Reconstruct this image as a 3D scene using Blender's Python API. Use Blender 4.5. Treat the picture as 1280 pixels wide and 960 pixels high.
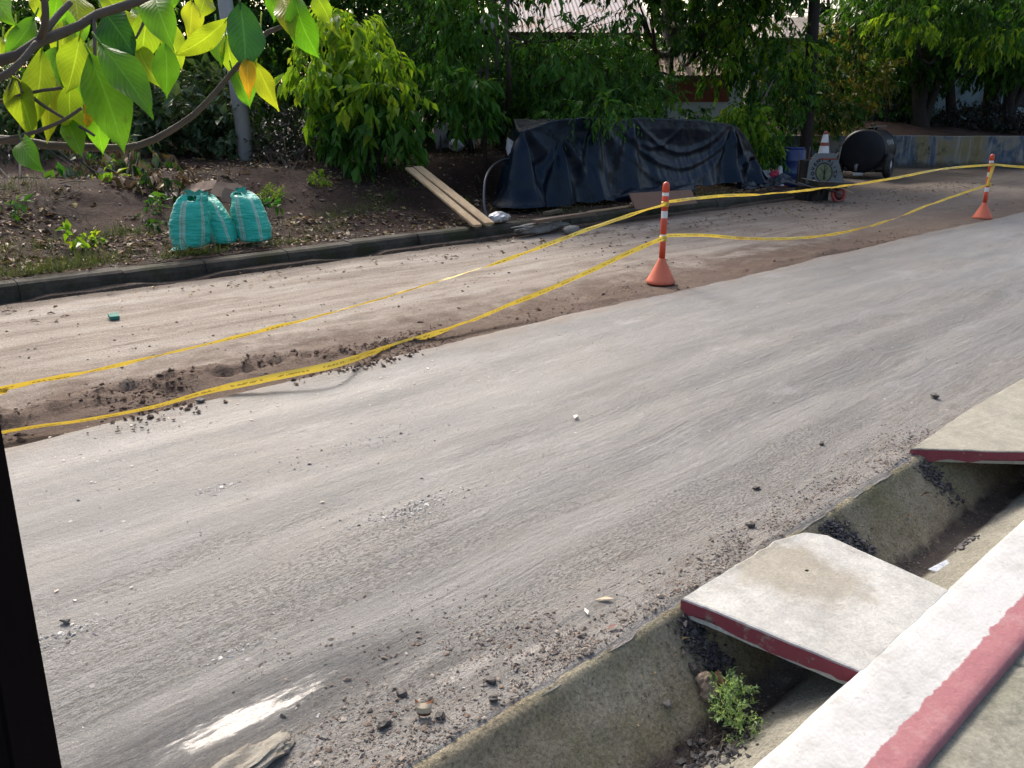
import bpy, bmesh, math, random
import numpy as np
from mathutils import Vector, Matrix

S = bpy.context.scene
for o in list(bpy.data.objects):
    bpy.data.objects.remove(o)
COL = S.collection
R = math.radians

# ---------------------------------------------------------------- camera
F, CH = 1030.0, 1.8
PITCH, AZ = math.atan(343 / F), R(47.8)
FW = np.array([math.cos(AZ) * math.cos(PITCH), math.sin(AZ) * math.cos(PITCH), -math.sin(PITCH)])
RT = np.array([math.sin(AZ), -math.cos(AZ), 0.0])
UP = np.cross(RT, FW)
CAM = np.array([0, 0, CH])
cd = bpy.data.cameras.new('camera')
cam = bpy.data.objects.new('camera', cd)
COL.objects.link(cam)
cam.matrix_world = Matrix(((RT[0], UP[0], -FW[0], 0), (RT[1], UP[1], -FW[1], 0), (RT[2], UP[2], -FW[2], CH), (0, 0, 0, 1)))
cd.sensor_width = 36
cd.lens = 36 * F / 1280
cd.clip_start = 0.05
cd.clip_end = 1500
S.camera = cam

# ---------------------------------------------------------------- light
SUN_AZ, SUN_EL = R(70), R(40)          # azimuth from +X towards +Y
W = bpy.data.worlds.new('World')
S.world = W
W.use_nodes = True
nt = W.node_tree
nt.nodes.clear()
sky = nt.nodes.new('ShaderNodeTexSky')
sky.sky_type = 'NISHITA'
sky.sun_disc = False
sky.sun_elevation = SUN_EL
sky.sun_rotation = math.pi / 2 - SUN_AZ
sky.air_density = 1.0
sky.dust_density = 6.0
sky.ozone_density = 0.6
bgd = nt.nodes.new('ShaderNodeBackground')
bgd.inputs['Strength'].default_value = 0.15
wo = nt.nodes.new('ShaderNodeOutputWorld')
nt.links.new(sky.outputs[0], bgd.inputs[0])
nt.links.new(bgd.outputs[0], wo.inputs[0])
sd = bpy.data.lights.new('sun', 'SUN')
sd.energy = 1.5
sd.angle = R(14)
sd.color = (1.0, 0.955, 0.90)
sun = bpy.data.objects.new('sun', sd)
COL.objects.link(sun)
sdir = Vector((math.cos(SUN_EL) * math.cos(SUN_AZ), math.cos(SUN_EL) * math.sin(SUN_AZ), math.sin(SUN_EL)))
sun.rotation_euler = sdir.to_track_quat('Z', 'Y').to_euler()
sun.location = (0, 20, 30)
S.view_settings.view_transform = 'Standard'
S.view_settings.look = 'None'
S.view_settings.gamma = 1
S.view_settings.use_curve_mapping = False
S.view_settings.exposure = 1.0
S.cycles.max_bounces = 6
S.cycles.transparent_max_bounces = 6

# ---------------------------------------------------------------- helpers
def ray(x, y):
    return FW + (x - 640) / F * RT - (y - 480) / F * UP
def g(x, y, z=0.0):                      # point of the level z seen at a place of the photo
    d = ray(x, y)
    return CAM + d * ((z - CH) / d[2])
def aty(x, y, Y):
    d = ray(x, y)
    return CAM + d * (Y / d[1])
def pt(x, y, dep):
    return CAM + ray(x, y) * dep
def sm(a, b, x):
    t = np.clip((x - a) / (b - a), 0, 1)
    return t * t * (3 - 2 * t)

def _h(ix, iy, s):
    n = (ix.astype(np.int64) * 374761393 + iy.astype(np.int64) * 668265263 + s * 974711) & 0x7fffffff
    n = ((n ^ (n >> 13)) * 1274126177) & 0x7fffffff
    n = n ^ (n >> 16)
    return (n & 0xffff) / 65535.0
def vn(x, y, s=0):
    x, y = np.broadcast_arrays(np.asarray(x, float), np.asarray(y, float))
    ix, iy = np.floor(x), np.floor(y)
    fx, fy = x - ix, y - iy
    fx, fy = fx * fx * (3 - 2 * fx), fy * fy * (3 - 2 * fy)
    a, b, c, d = _h(ix, iy, s), _h(ix + 1, iy, s), _h(ix, iy + 1, s), _h(ix + 1, iy + 1, s)
    return (a + (b - a) * fx) * (1 - fy) + (c + (d - c) * fx) * fy
def fbm(x, y, s=0, oct=4):
    r, a, t = 0, 1.0, 0
    for k in range(oct):
        r = r + a * (vn(x * 2 ** k, y * 2 ** k, s + k * 17) - 0.5)
        t += a
        a *= 0.5
    return r / t * 2                     # about -1..1

class MB:
    """collects verts and faces, builds one mesh object"""
    def __init__(s):
        s.v, s.f, s.m = [], [], []
    def add(s, v, f, mi=0):
        o = len(s.v)
        s.v += [tuple(map(float, p)) for p in v]
        s.f += [tuple(i + o for i in q) for q in f]
        s.m += [mi] * len(f)
        return s
    def box(s, c, size, rot=None, mi=0, taper=1.0):
        hx, hy, hz = [k / 2 for k in size]
        p = [Vector((sx * hx * (taper if sz > 0 else 1), sy * hy * (taper if sz > 0 else 1), sz * hz))
             for sz in (-1, 1) for sx, sy in ((-1, -1), (1, -1), (1, 1), (-1, 1))]
        if rot is not None:
            p = [rot @ q for q in p]
        p = [(q[0] + c[0], q[1] + c[1], q[2] + c[2]) for q in p]
        return s.add(p, [(3, 2, 1, 0), (4, 5, 6, 7), (0, 1, 5, 4), (1, 2, 6, 5), (2, 3, 7, 6), (3, 0, 4, 7)], mi)
    def prism(s, bottom, top, mi=0):
        n = len(bottom)
        v = list(bottom) + list(top)
        f = [tuple(range(n - 1, -1, -1)), tuple(range(n, 2 * n))]
        f += [(i, (i + 1) % n, n + (i + 1) % n, n + i) for i in range(n)]
        return s.add(v, f, mi)
    def tube(s, path, rad, n=8, mi=0, cap=True, wob=0.0, seed=0):
        path = [Vector(p) for p in path]
        m = len(path)
        if not hasattr(rad, '__len__'):
            rad = [rad] * m
        rng = random.Random(seed)
        v, f = [], []
        up = Vector((0.123, 0.2, 1)).normalized()
        prev = None
        for i, p in enumerate(path):
            d = (path[min(i + 1, m - 1)] - path[max(i - 1, 0)]).normalized()
            if prev is None:
                a = d.cross(up)
                if a.length < 0.05:
                    a = d.cross(Vector((1, 0, 0)))
                a.normalize()
            else:
                a = (prev - d * prev.dot(d)).normalized()
            prev = a
            b = d.cross(a)
            for k in range(n):
                t = 2 * math.pi * k / n
                r = rad[i] * (1 + wob * rng.uniform(-1, 1))
                q = p + a * (r * math.cos(t)) + b * (r * math.sin(t))
                v.append(q)
        for i in range(m - 1):
            for k in range(n):
                k2 = (k + 1) % n
                f.append((i * n + k, i * n + k2, (i + 1) * n + k2, (i + 1) * n + k))
        if cap:
            f.append(tuple(range(n - 1, -1, -1)))
            f.append(tuple((m - 1) * n + k for k in range(n)))
        return s.add(v, f, mi)
    def lathe(s, prof, c=(0, 0, 0), n=24, mi=0, rot=None, cap=True):
        v, f = [], []
        for r, z in prof:
            for k in range(n):
                t = 2 * math.pi * k / n
                q = Vector((r * math.cos(t), r * math.sin(t), z))
                if rot is not None:
                    q = rot @ q
                v.append((q[0] + c[0], q[1] + c[1], q[2] + c[2]))
        for i in range(len(prof) - 1):
            for k in range(n):
                k2 = (k + 1) % n
                f.append((i * n + k, i * n + k2, (i + 1) * n + k2, (i + 1) * n + k))
        if cap:
            f.append(tuple(range(n - 1, -1, -1)))
            f.append(tuple((len(prof) - 1) * n + k for k in range(n)))
        return s.add(v, f, mi)
    def build(s, name, mats, parent=None, smooth=False, bevel=0.0):
        me = bpy.data.meshes.new(name)
        me.from_pydata(s.v, [], s.f)
        if not isinstance(mats, (list, tuple)):
            mats = [mats]
        for m in mats:
            me.materials.append(m)
        if len(mats) > 1:
            me.polygons.foreach_set('material_index', s.m)
        bm = bmesh.new()
        bm.from_mesh(me)
        bmesh.ops.recalc_face_normals(bm, faces=bm.faces)
        if bevel:
            es = [e for e in bm.edges if len(e.link_faces) == 2 and e.calc_face_angle(0) > 0.6]
            bmesh.ops.bevel(bm, geom=es, offset=bevel, segments=2, affect='EDGES')
        bm.to_mesh(me)
        bm.free()
        if smooth:
            me.polygons.foreach_set('use_smooth', [True] * len(me.polygons))
        o = bpy.data.objects.new(name, me)
        COL.objects.link(o)
        if parent:
            o.parent = parent
            fit(o)
        return o

def npmesh(name, V, Q, mat, parent=None, smooth=True, uv=None):
    """V (n,3), Q (m,k) faces of k corners"""
    V = np.asarray(V, np.float32)
    Q = np.asarray(Q, np.int32)
    me = bpy.data.meshes.new(name)
    k = Q.shape[1]
    me.vertices.add(len(V))
    me.vertices.foreach_set('co', V.ravel())
    me.loops.add(Q.size)
    me.loops.foreach_set('vertex_index', Q.ravel())
    me.polygons.add(len(Q))
    me.polygons.foreach_set('loop_start', np.arange(len(Q), dtype=np.int32) * k)
    me.polygons.foreach_set('use_smooth', np.full(len(Q), smooth))
    if uv is not None:
        ul = me.uv_layers.new(name='UVMap')
        ul.data.foreach_set('uv', np.asarray(uv, np.float32)[Q.ravel()].ravel())
    me.update(calc_edges=True)
    me.validate()
    me.materials.append(mat)
    o = bpy.data.objects.new(name, me)
    COL.objects.link(o)
    if parent:
        o.parent = parent
        fit(o)
    return o
def grid_faces(nu, nv, closed_u=False):
    i = np.arange(nu if closed_u else nu - 1)[:, None]
    j = np.arange(nv - 1)[None, :]
    i2 = (i + 1) % nu
    return np.stack([i * nv + j, i2 * nv + j, i2 * nv + j + 1, i * nv + j + 1], -1).reshape(-1, 4)

def tag(o, label=None, cat=None, group=None, kind=None):
    if label: o['label'] = label
    if cat: o['category'] = cat
    if group: o['group'] = group
    if kind: o['kind'] = kind
    return o
def empty(name, loc=(0, 0, 0), rz=0.0):
    o = bpy.data.objects.new(name, None)
    o.empty_display_size = 0.2
    COL.objects.link(o)
    o.location = [float(k) for k in loc]
    o.rotation_euler = (0, 0, rz)
    return o
def fit(o):                              # world-built part under a placed empty: keep it where it was built
    if o.parent:
        p = o.parent
        o.matrix_parent_inverse = (Matrix.Translation(p.location) @ p.rotation_euler.to_matrix().to_4x4()).inverted()
    return o

# ---------------------------------------------------------------- materials
class NT:
    def __init__(s, name):
        s.mat = bpy.data.materials.new(name)
        s.mat.use_nodes = True
        s.t = s.mat.node_tree
        s.b = s.t.nodes['Principled BSDF']
        s.out = s.t.nodes['Material Output']
        s.tc = s.t.nodes.new('ShaderNodeTexCoord').outputs['Object']
    def n(s, t, **kw):
        nd = s.t.nodes.new(t)
        for k, v in kw.items():
            setattr(nd, k, v)
        return nd
    def ln(s, a, b):
        s.t.links.new(a, b)
    def setin(s, sock, v):
        if hasattr(v, 'node'):
            s.ln(v, sock)
        else:
            sock.default_value = v
    def mapping(s, scale=(1, 1, 1), loc=(0, 0, 0), rot=(0, 0, 0), co=None):
        m = s.n('ShaderNodeMapping')
        m.inputs['Scale'].default_value = scale
        m.inputs['Location'].default_value = loc
        m.inputs['Rotation'].default_value = rot
        s.ln(co or s.tc, m.inputs[0])
        return m.outputs[0]
    def noise(s, scale, detail=4, rough=0.55, co=None, dist=0.0):
        n = s.n('ShaderNodeTexNoise')
        n.inputs['Scale'].default_value = scale
        n.inputs['Detail'].default_value = detail
        n.inputs['Roughness'].default_value = rough
        n.inputs['Distortion'].default_value = dist
        s.ln(co or s.tc, n.inputs['Vector'])
        return n.outputs['Fac']
    def voro(s, scale, co=None, feature='F1', out='Distance'):
        n = s.n('ShaderNodeTexVoronoi', feature=feature)
        n.inputs['Scale'].default_value = scale
        s.ln(co or s.tc, n.inputs['Vector'])
        return n.outputs[out]
    def ramp(s, fac, stops, interp='LINEAR'):
        n = s.n('ShaderNodeValToRGB')
        n.color_ramp.interpolation = interp
        e = n.color_ramp.elements
        while len(e) < len(stops):
            e.new(0.5)
        for q, (p, c) in zip(e, stops):
            q.position = p
            q.color = (c, c, c, 1) if not hasattr(c, '__len__') else (c[0], c[1], c[2], 1)
        s.ln(fac, n.inputs[0])
        return n.outputs[0]
    def step(s, fac, a, b):
        n = s.n('ShaderNodeMapRange')
        n.interpolation_type = 'SMOOTHSTEP'
        n.inputs['From Min'].default_value = a
        n.inputs['From Max'].default_value = b
        s.ln(fac, n.inputs['Value'])
        return n.outputs['Result']
    def mix(s, fac, a, b, blend='MIX'):
        n = s.n('ShaderNodeMix', data_type='RGBA', blend_type=blend)
        s.setin(n.inputs[0], fac)
        for sock, v in ((n.inputs[6], a), (n.inputs[7], b)):
            if hasattr(v, 'node'):
                s.ln(v, sock)
            else:
                sock.default_value = (v[0], v[1], v[2], 1) if hasattr(v, '__len__') else (v, v, v, 1)
        return n.outputs[2]
    def math(s, op, a, b=0.0):
        n = s.n('ShaderNodeMath', operation=op)
        s.setin(n.inputs[0], a)
        s.setin(n.inputs[1], b)
        return n.outputs[0]
    def xyz(s, co=None):
        n = s.n('ShaderNodeSeparateXYZ')
        s.ln(co or s.tc, n.inputs[0])
        return n.outputs
    def island(s):
        return s.n('ShaderNodeNewGeometry').outputs['Random Per Island']
    def bump(s, h, strength=0.5, dist=0.01, prev=None):
        n = s.n('ShaderNodeBump')
        n.inputs['Strength'].default_value = strength
        n.inputs['Distance'].default_value = dist
        s.ln(h, n.inputs['Height'])
        if prev:
            s.ln(prev, n.inputs['Normal'])
        return n.outputs[0]
    def fin(s, col=None, rough=None, bump=None, spec=None, metal=None):
        b = s.b
        if col is not None:
            if hasattr(col, 'node'): s.ln(col, b.inputs['Base Color'])
            else: b.inputs['Base Color'].default_value = (*col, 1)
        if rough is not None: s.setin(b.inputs['Roughness'], rough)
        if bump is not None: s.ln(bump, b.inputs['Normal'])
        if spec is not None: s.setin(b.inputs['Specular IOR Level'], spec)
        if metal is not None: b.inputs['Metallic'].default_value = metal
        return s.mat

def simple(name, c, rough=0.6, var=0.25, scale=12, metal=0.0, bumps=0.3, bd=0.004, dirt=None, spec=0.4, dscale=3.0):
    m = NT(name)
    f = m.noise(scale, 5, 0.6)
    a = tuple(k * (1 - var) for k in c)
    b = tuple(min(1, k * (1 + var)) for k in c)
    col = m.mix(f, a, b)
    if dirt:
        col = m.mix(m.step(m.noise(dscale, 6, 0.65), 0.48, 0.68), col, dirt)
    return m.fin(col, rough, m.bump(m.noise(scale * 6, 4), bumps, bd), spec, metal)

def leafmat(name, cols, transl=0.4, rough=0.42, tcol=1.6, spec=0.4):
    m = NT(name)
    n = len(cols)
    r = m.ramp(m.island(), [(i / max(1, n - 1), c) for i, c in enumerate(cols)])
    f = m.noise(9, 3)
    col = m.mix(1.0, r, m.ramp(f, [(0.3, 0.75), (0.7, 1.2)]), 'MULTIPLY')
    m.fin(col, rough, None, spec)
    tr = m.n('ShaderNodeBsdfTranslucent')
    m.ln(m.mix(1.0, col, (tcol * 1.05, tcol, tcol * 0.45), 'MULTIPLY'), tr.inputs[0])
    mx = m.n('ShaderNodeMixShader')
    mx.inputs[0].default_value = transl
    m.ln(m.b.outputs[0], mx.inputs[1])
    m.ln(tr.outputs[0], mx.inputs[2])
    m.ln(mx.outputs[0], m.out.inputs[0])
    return m.mat

M = {}
def road_mat():
    m = NT('dusty_asphalt')
    X, Y, Z = m.xyz()
    wob = m.n('ShaderNodeVectorMath', operation='ADD')
    nv = m.n('ShaderNodeTexNoise'); nv.inputs['Scale'].default_value = .55; nv.inputs['Detail'].default_value = 3
    m.ln(m.tc, nv.inputs['Vector'])
    sc = m.n('ShaderNodeVectorMath', operation='SCALE'); m.ln(nv.outputs['Color'], sc.inputs[0]); sc.inputs['Scale'].default_value = .35
    m.ln(m.tc, wob.inputs[0]); m.ln(sc.outputs[0], wob.inputs[1])
    P = wob.outputs[0]
    band = m.noise(1.0, 7, 0.6, m.mapping((0.22, 3.2, 1), rot=(0, 0, R(2.5)), co=P), 0.25)       # broad wheel bands
    st2 = m.noise(1.0, 6, 0.65, m.mapping((0.9, 26, 1), rot=(0, 0, R(1.5)), co=P), 0.3)           # fine drag marks
    big = m.noise(0.8, 6, 0.6)
    patch = m.noise(2.1, 8, 0.68, m.mapping((0.7, 1.5, 1), loc=(3, 1, 0)), 0.5)
    col = m.ramp(band, [(0.30, (0.098, 0.098, 0.095)), (0.48, (0.130, 0.130, 0.126)), (0.60, (0.152, 0.151, 0.147)), (0.74, (0.18, 0.18, 0.176))])
    col = m.mix(m.math('MULTIPLY', m.step(big, 0.44, 0.66), 0.5), col, (0.158, 0.146, 0.130))     # tan dust
    col = m.mix(m.math('MULTIPLY', m.step(patch, 0.52, 0.70), 0.5), col, (0.225, 0.222, 0.218))
    col = m.mix(m.math('MULTIPLY', m.step(m.noise(1.7, 8, 0.7, m.mapping((0.5, 1.8, 1), loc=(9, 4, 0)), 0.5), 0.54, 0.68), 0.5), col, (0.085, 0.08, 0.073))
    zone0 = m.noise(1.0, 4, 0.6, m.mapping((0.3, 2.0, 1), loc=(21, 5, 0), co=P), 0.3)
    # drag marks only where the wheels ran
    run = m.step(m.math('ADD', Y, m.math('MULTIPLY', big, 1.2)), 4.6, 3.3)
    col = m.mix(m.math('MULTIPLY', m.math('MULTIPLY', m.step(st2, 0.52, 0.62), run), 0.42), col, (0.085, 0.08, 0.074))
    st3 = m.noise(1.0, 8, 0.7, m.mapping((1.3, 60, 1), rot=(0, 0, R(2.2)), loc=(3, 7, 0), co=P), 0.2)
    col = m.mix(m.math('MULTIPLY', m.math('MULTIPLY', m.step(st3, 0.56, 0.64), m.step(zone0, .45, .6)), 0.45), col, (0.07, 0.066, 0.06))
    col = m.mix(m.math('MULTIPLY', m.step(m.noise(1.0, 8, 0.7, m.mapping((1.0, 34, 1), rot=(0, 0, R(2.2)), loc=(13, 1, 0), co=P), 0.2), 0.55, 0.64), 0.25), col, (0.215, 0.215, 0.214))
    # crumbly mud tracks
    cl = m.noise(62, 5, 0.72, m.mapping((0.7, 1.6, 1)))
    zone = m.noise(1.0, 5, 0.6, m.mapping((0.35, 3.0, 1), loc=(2, 6, 0), co=P), 0.3)
    mud = m.math('MULTIPLY', m.math('MULTIPLY', m.step(cl, 0.53, 0.60), m.step(zone, 0.50, 0.62)), m.step(Y, 3.9, 3.0))
    col = m.mix(m.math('MULTIPLY', mud, 0.75), col, (0.075, 0.062, 0.05))
    # mud towards the torn edge and towards the drain
    e1 = m.step(m.math('ADD', Y, m.math('MULTIPLY', m.noise(3.0, 6, 0.7), 0.9)), 5.30, 5.75)
    col = m.mix(m.math('MULTIPLY', e1, 0.8), col, (0.15, 0.11, 0.08))
    e2 = m.step(m.math('ADD', Y, m.math('MULTIPLY', m.noise(5.0, 7, 0.75), 1.0)), 2.75, 2.15)
    col = m.mix(m.math('MULTIPLY', e2, 0.6), col, (0.165, 0.15, 0.13))
    e3 = m.math('MULTIPLY', e2, m.step(m.noise(7, 7, .75, m.mapping((.6, 1.4, 1))), .50, .62))
    col = m.mix(m.math('MULTIPLY', e3, 0.6), col, (0.075, 0.058, 0.045))
    gr = m.noise(150, 3, 0.7)
    gr2 = m.noise(42, 5, 0.7)
    col = m.mix(1.0, col, m.ramp(gr, [(0.3, 0.72), (0.5, 1.0), (0.72, 1.35)]), 'MULTIPLY')
    col = m.mix(1.0, col, m.ramp(gr2, [(0.3, 0.82), (0.7, 1.18)]), 'MULTIPLY')
    # aggregate showing through
    va = m.voro(95)
    col = m.mix(m.math('MULTIPLY', m.step(va, 0.28, 0.15), m.math('MULTIPLY', m.step(m.noise(6, 5, .7), .46, .62), .5)), col, (0.30, 0.285, 0.26))
    # pale chips ground into the surface
    vd = m.voro(7.0)
    chip = m.math('MULTIPLY', m.step(vd, 0.075, 0.05), m.step(m.noise(2.2, 2), 0.52, 0.6))
    col = m.mix(m.math('MULTIPLY', chip, 0.6), col, (0.45, 0.43, 0.40))
    # the wet slick by the drain and a few damp spots
    def spot(x, y, rx, ry, rot=0.0):
        mp = m.n('ShaderNodeMapping')
        mp.vector_type = 'TEXTURE'
        mp.inputs['Location'].default_value = (x, y, 0)
        mp.inputs['Rotation'].default_value = (0, 0, rot)
        mp.inputs['Scale'].default_value = (rx, ry, 1000)
        m.ln(m.tc, mp.inputs[0])
        ln = m.n('ShaderNodeVectorMath', operation='LENGTH')
        m.ln(mp.outputs[0], ln.inputs[0])
        d = m.math('ADD', ln.outputs['Value'], m.math('MULTIPLY', m.math('SUBTRACT', m.noise(14, 8, 0.8, m.mapping((.5, 2.2, 1))), 0.5), 1.9))
        return m.step(d, 1.65, 0.28)
    wet = spot(0.80, 2.12, 0.52, 0.12, R(-1))
    for a in ((1.45, 1.84, 0.30, 0.08, 0), (1.75, 1.76, 0.3, 0.05, 0)):
        wet = m.math('MAXIMUM', wet, m.math('MULTIPLY', spot(*a), 0.6))
    col = m.mix(m.math('MULTIPLY', wet, 0.35), col, (0.13, 0.128, 0.125))
    damp = m.step(m.noise(1.0, 7, 0.65, m.mapping((0.22, 2.2, 1), loc=(7, 3, 0), co=P)), 0.42, 0.66)
    rough = m.math('SUBTRACT', 0.66, m.math('MULTIPLY', damp, 0.20))
    rough = m.math('ADD', rough, m.math('MULTIPLY', m.math('SUBTRACT', gr2, .5), .3))
    rough = m.math('MAXIMUM', m.math('SUBTRACT', rough, m.math('MULTIPLY', wet, 0.44)), .14)
    h = m.math('ADD', m.math('MULTIPLY', gr, 0.5), m.math('MULTIPLY', gr2, 0.9))
    h = m.math('ADD', h, m.math('MULTIPLY', m.math('MULTIPLY', st2, run), 1.1))
    h = m.math('ADD', h, m.math('MULTIPLY', st3, 0.5))
    h = m.math('ADD', h, m.math('MULTIPLY', m.noise(9, 7, .7, m.mapping((.5, 1.6, 1))), 1.6))
    h = m.math('ADD', h, m.math('MULTIPLY', mud, 0.45))
    h = m.math('MULTIPLY', h, m.math('SUBTRACT', 1.0, m.math('MULTIPLY', wet, .68)))
    b = m.bump(h, 0.8, 0.010)
    return m.fin(col, rough, b, 0.55)
def lane_mat():
    m = NT('compacted_dirt')
    X, Y, Z = m.xyz()
    st = m.noise(1.4, 8, 0.65, m.mapping((0.35, 2.2, 1), rot=(0, 0, R(-3))), 0.6)
    col = m.ramp(st, [(0.30, (0.15, 0.122, 0.10)), (0.45, (0.25, 0.210, 0.172)), (0.60, (0.33, 0.290, 0.245)), (0.8, (0.40, 0.372, 0.335))])
    b2 = m.noise(1.1, 7, 0.7, m.mapping((0.6, 1.6, 1), loc=(4, 8, 0)), 0.8)
    col = m.mix(m.math('MULTIPLY', m.step(b2, 0.52, 0.68), 0.6), col, (0.135, 0.095, 0.07))
    # the churned soil by the torn asphalt edge and the damp gutter at the far kerb
    nz = m.math('MULTIPLY', m.noise(2.4, 7, 0.75), 2.6)
    e1 = m.step(m.math('ADD', Y, nz), 8.0, 6.9)
    col = m.mix(m.math('MULTIPLY', e1, 0.92), col, m.mix(m.noise(11, 6, .75), (0.05, 0.030, 0.021), (0.135, 0.085, 0.06)))
    e2 = m.step(m.math('ADD', Y, m.math('MULTIPLY', m.noise(1.6, 5, 0.7), 0.7)), 9.15, 9.6)
    col = m.mix(m.math('MULTIPLY', e2, 0.8), col, (0.075, 0.055, 0.04))
    e3 = m.step(m.math('ADD', X, m.math('MULTIPLY', m.noise(0.6, 5, 0.7), 8)), 13, 20)
    col = m.mix(m.math('MULTIPLY', e3, 0.72), col, (0.135, 0.102, 0.078))  # shade put into the dirt colour towards the far right end
    gr = m.noise(60, 5, 0.72)
    col = m.mix(1.0, col, m.ramp(gr, [(0.3, 0.6), (0.7, 1.4)]), 'MULTIPLY')
    h = m.math('ADD', gr, m.math('MULTIPLY', m.noise(14, 6, 0.7), 2.0))
    return m.fin(col, 0.82, m.bump(h, 0.8, 0.02), 0.3)
def soil_mat(name, c1, c2, c3, sc=1.0):
    m = NT(name)
    f = m.noise(1.3 * sc, 8, 0.72)
    col = m.ramp(f, [(0.3, c1), (0.52, c2), (0.75, c3)])
    gr = m.noise(26 * sc, 6, 0.75)
    col = m.mix(1.0, col, m.ramp(gr, [(0.3, 0.45), (0.5, 1.0), (0.75, 1.7)]), 'MULTIPLY')
    return m.fin(col, 0.9, m.bump(m.math('ADD', gr, m.noise(7 * sc, 6, 0.7)), 0.9, 0.05), 0.25)
def concrete(name, c, dark, moss=None, sc=1.0, rough=0.85, moss_amt=(0.45, 0.65), bumpd=0.004, crack=False):
    m = NT(name)
    col = m.ramp(m.noise(2.5 * sc, 8, 0.68), [(0.32, dark), (0.6, c), (0.8, tuple(min(1, k * 1.15) for k in c))])
    if moss:
        col = m.mix(m.step(m.noise(1.7 * sc, 7, 0.7), *moss_amt), col, moss)
    g1 = m.noise(90 * sc, 4, 0.7)
    g2 = m.noise(22 * sc, 6, 0.7)
    col = m.mix(1.0, col, m.ramp(g2, [(0.3, 0.72), (0.7, 1.25)]), 'MULTIPLY')
    col = m.mix(1.0, col, m.ramp(g1, [(0.3, 0.75), (0.7, 1.25)]), 'MULTIPLY')
    return m.fin(col, rough, m.bump(m.math('ADD', g1, m.math('MULTIPLY', g2, 1.5)), 0.7, bumpd), 0.3)

M['road'] = road_mat()
M['lane'] = lane_mat()
M['soil'] = soil_mat('bank_soil', (0.020, 0.0115, 0.008), (0.044, 0.024, 0.0165), (0.088, 0.05, 0.035))
M['clod'] = soil_mat('dark_clods', (0.085, 0.053, 0.039), (0.145, 0.094, 0.07), (0.22, 0.15, 0.115), 3)
M['trunk'] = simple('bark', (0.075, 0.06, 0.046), 0.9, 0.5, 9, bumps=0.9, bd=0.02)
M['darktrunk'] = simple('dark_bark', (0.03, 0.024, 0.02), 0.9, 0.5, 9, bumps=0.9, bd=0.02)
M['kerbfar'] = concrete('mossy_kerb', (0.062, 0.054, 0.042), (0.020, 0.018, 0.013), (0.028, 0.031, 0.012), 1.5)
M['walk'] = concrete('sidewalk_concrete', (0.215, 0.21, 0.175), (0.145, 0.142, 0.115), (0.14, 0.145, 0.10), .7, moss_amt=(0.45, 0.75))
M['foliage_a'] = leafmat('leaf_green', [(0.022, 0.075, 0.010), (0.038, 0.12, 0.013), (0.065, 0.165, 0.018), (0.04, 0.14, 0.026), (0.09, 0.17, 0.02)], spec=.2)
M['foliage_b'] = leafmat('leaf_deep', [(0.010, 0.034, 0.008), (0.019, 0.06, 0.011), (0.042, 0.10, 0.018), (0.016, 0.052, 0.017)], .35, spec=.15)
M['foliage_y'] = leafmat('leaf_light', [(0.11, 0.23, 0.015), (0.15, 0.28, 0.02), (0.20, 0.32, 0.025), (0.10, 0.22, 0.02), (0.27, 0.33, 0.03)], 0.5, spec=.25)
M['foliage_o'] = leafmat('leaf_ochre', [(0.09, 0.13, 0.02), (0.15, 0.16, 0.03), (0.16, 0.11, 0.03), (0.06, 0.11, 0.02), (0.2, 0.19, 0.03)], 0.4)
M['foliage_d'] = leafmat('leaf_purple', [(0.016, 0.022, 0.016), (0.028, 0.02, 0.022), (0.02, 0.035, 0.02), (0.04, 0.045, 0.04)], 0.15, 0.4, spec=0.3)
M['foliage_g'] = leafmat('leaf_grey_green', [(0.035, 0.075, 0.03), (0.06, 0.10, 0.045), (0.09, 0.13, 0.07), (0.04, 0.09, 0.03)], 0.3, 0.4, spec=0.3)
M['grass'] = leafmat('grass_blade', [(0.05, 0.09, 0.02), (0.08, 0.12, 0.03), (0.12, 0.12, 0.05), (0.06, 0.11, 0.03)], 0.3, 0.6)
M['litter'] = leafmat('dry_leaf', [(0.08, 0.045, 0.025), (0.16, 0.09, 0.045), (0.27, 0.17, 0.09), (0.12, 0.06, 0.04), (0.42, 0.33, 0.22), (0.06, 0.035, 0.025), (0.26, 0.19, 0.04), (0.04, 0.03, 0.022), (0.34, 0.24, 0.14)], 0.1, 0.6, 1.0)

# ================================================================ SETTING
def sheet(name, xs, ys, zf, mat, smooth=True):
    X, Y = np.meshgrid(xs, ys, indexing='ij')
    Z = zf(X, Y)
    if isinstance(Z, tuple):
        X, Y, Z = Z
    V = np.stack([X, Y, Z], -1).reshape(-1, 3)
    o = npmesh(name, V, grid_faces(len(xs), len(ys)), mat, smooth=smooth)
    return tag(o, kind='structure')
def spaced(a, b, near, d0, k):           # spacing d0 near the camera, growing with distance
    xs = [near]
    while xs[-1] < b: xs.append(xs[-1] + d0 + k * abs(xs[-1] - near))
    l = [near]
    while l[-1] > a: l.append(l[-1] - d0 - k * abs(l[-1] - near))
    return np.array(l[:0:-1] + xs)

XL = spaced(-30, 70, 3.0, 0.035, 0.006)
# ground to the horizon
sheet('ground', np.array([-400, -40, -10, 10, 40, 80, 400.]), np.array([-400, -40, -3, 10, 40, 400.]), lambda X, Y: X * 0 - 0.62, M['soil'])
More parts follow.
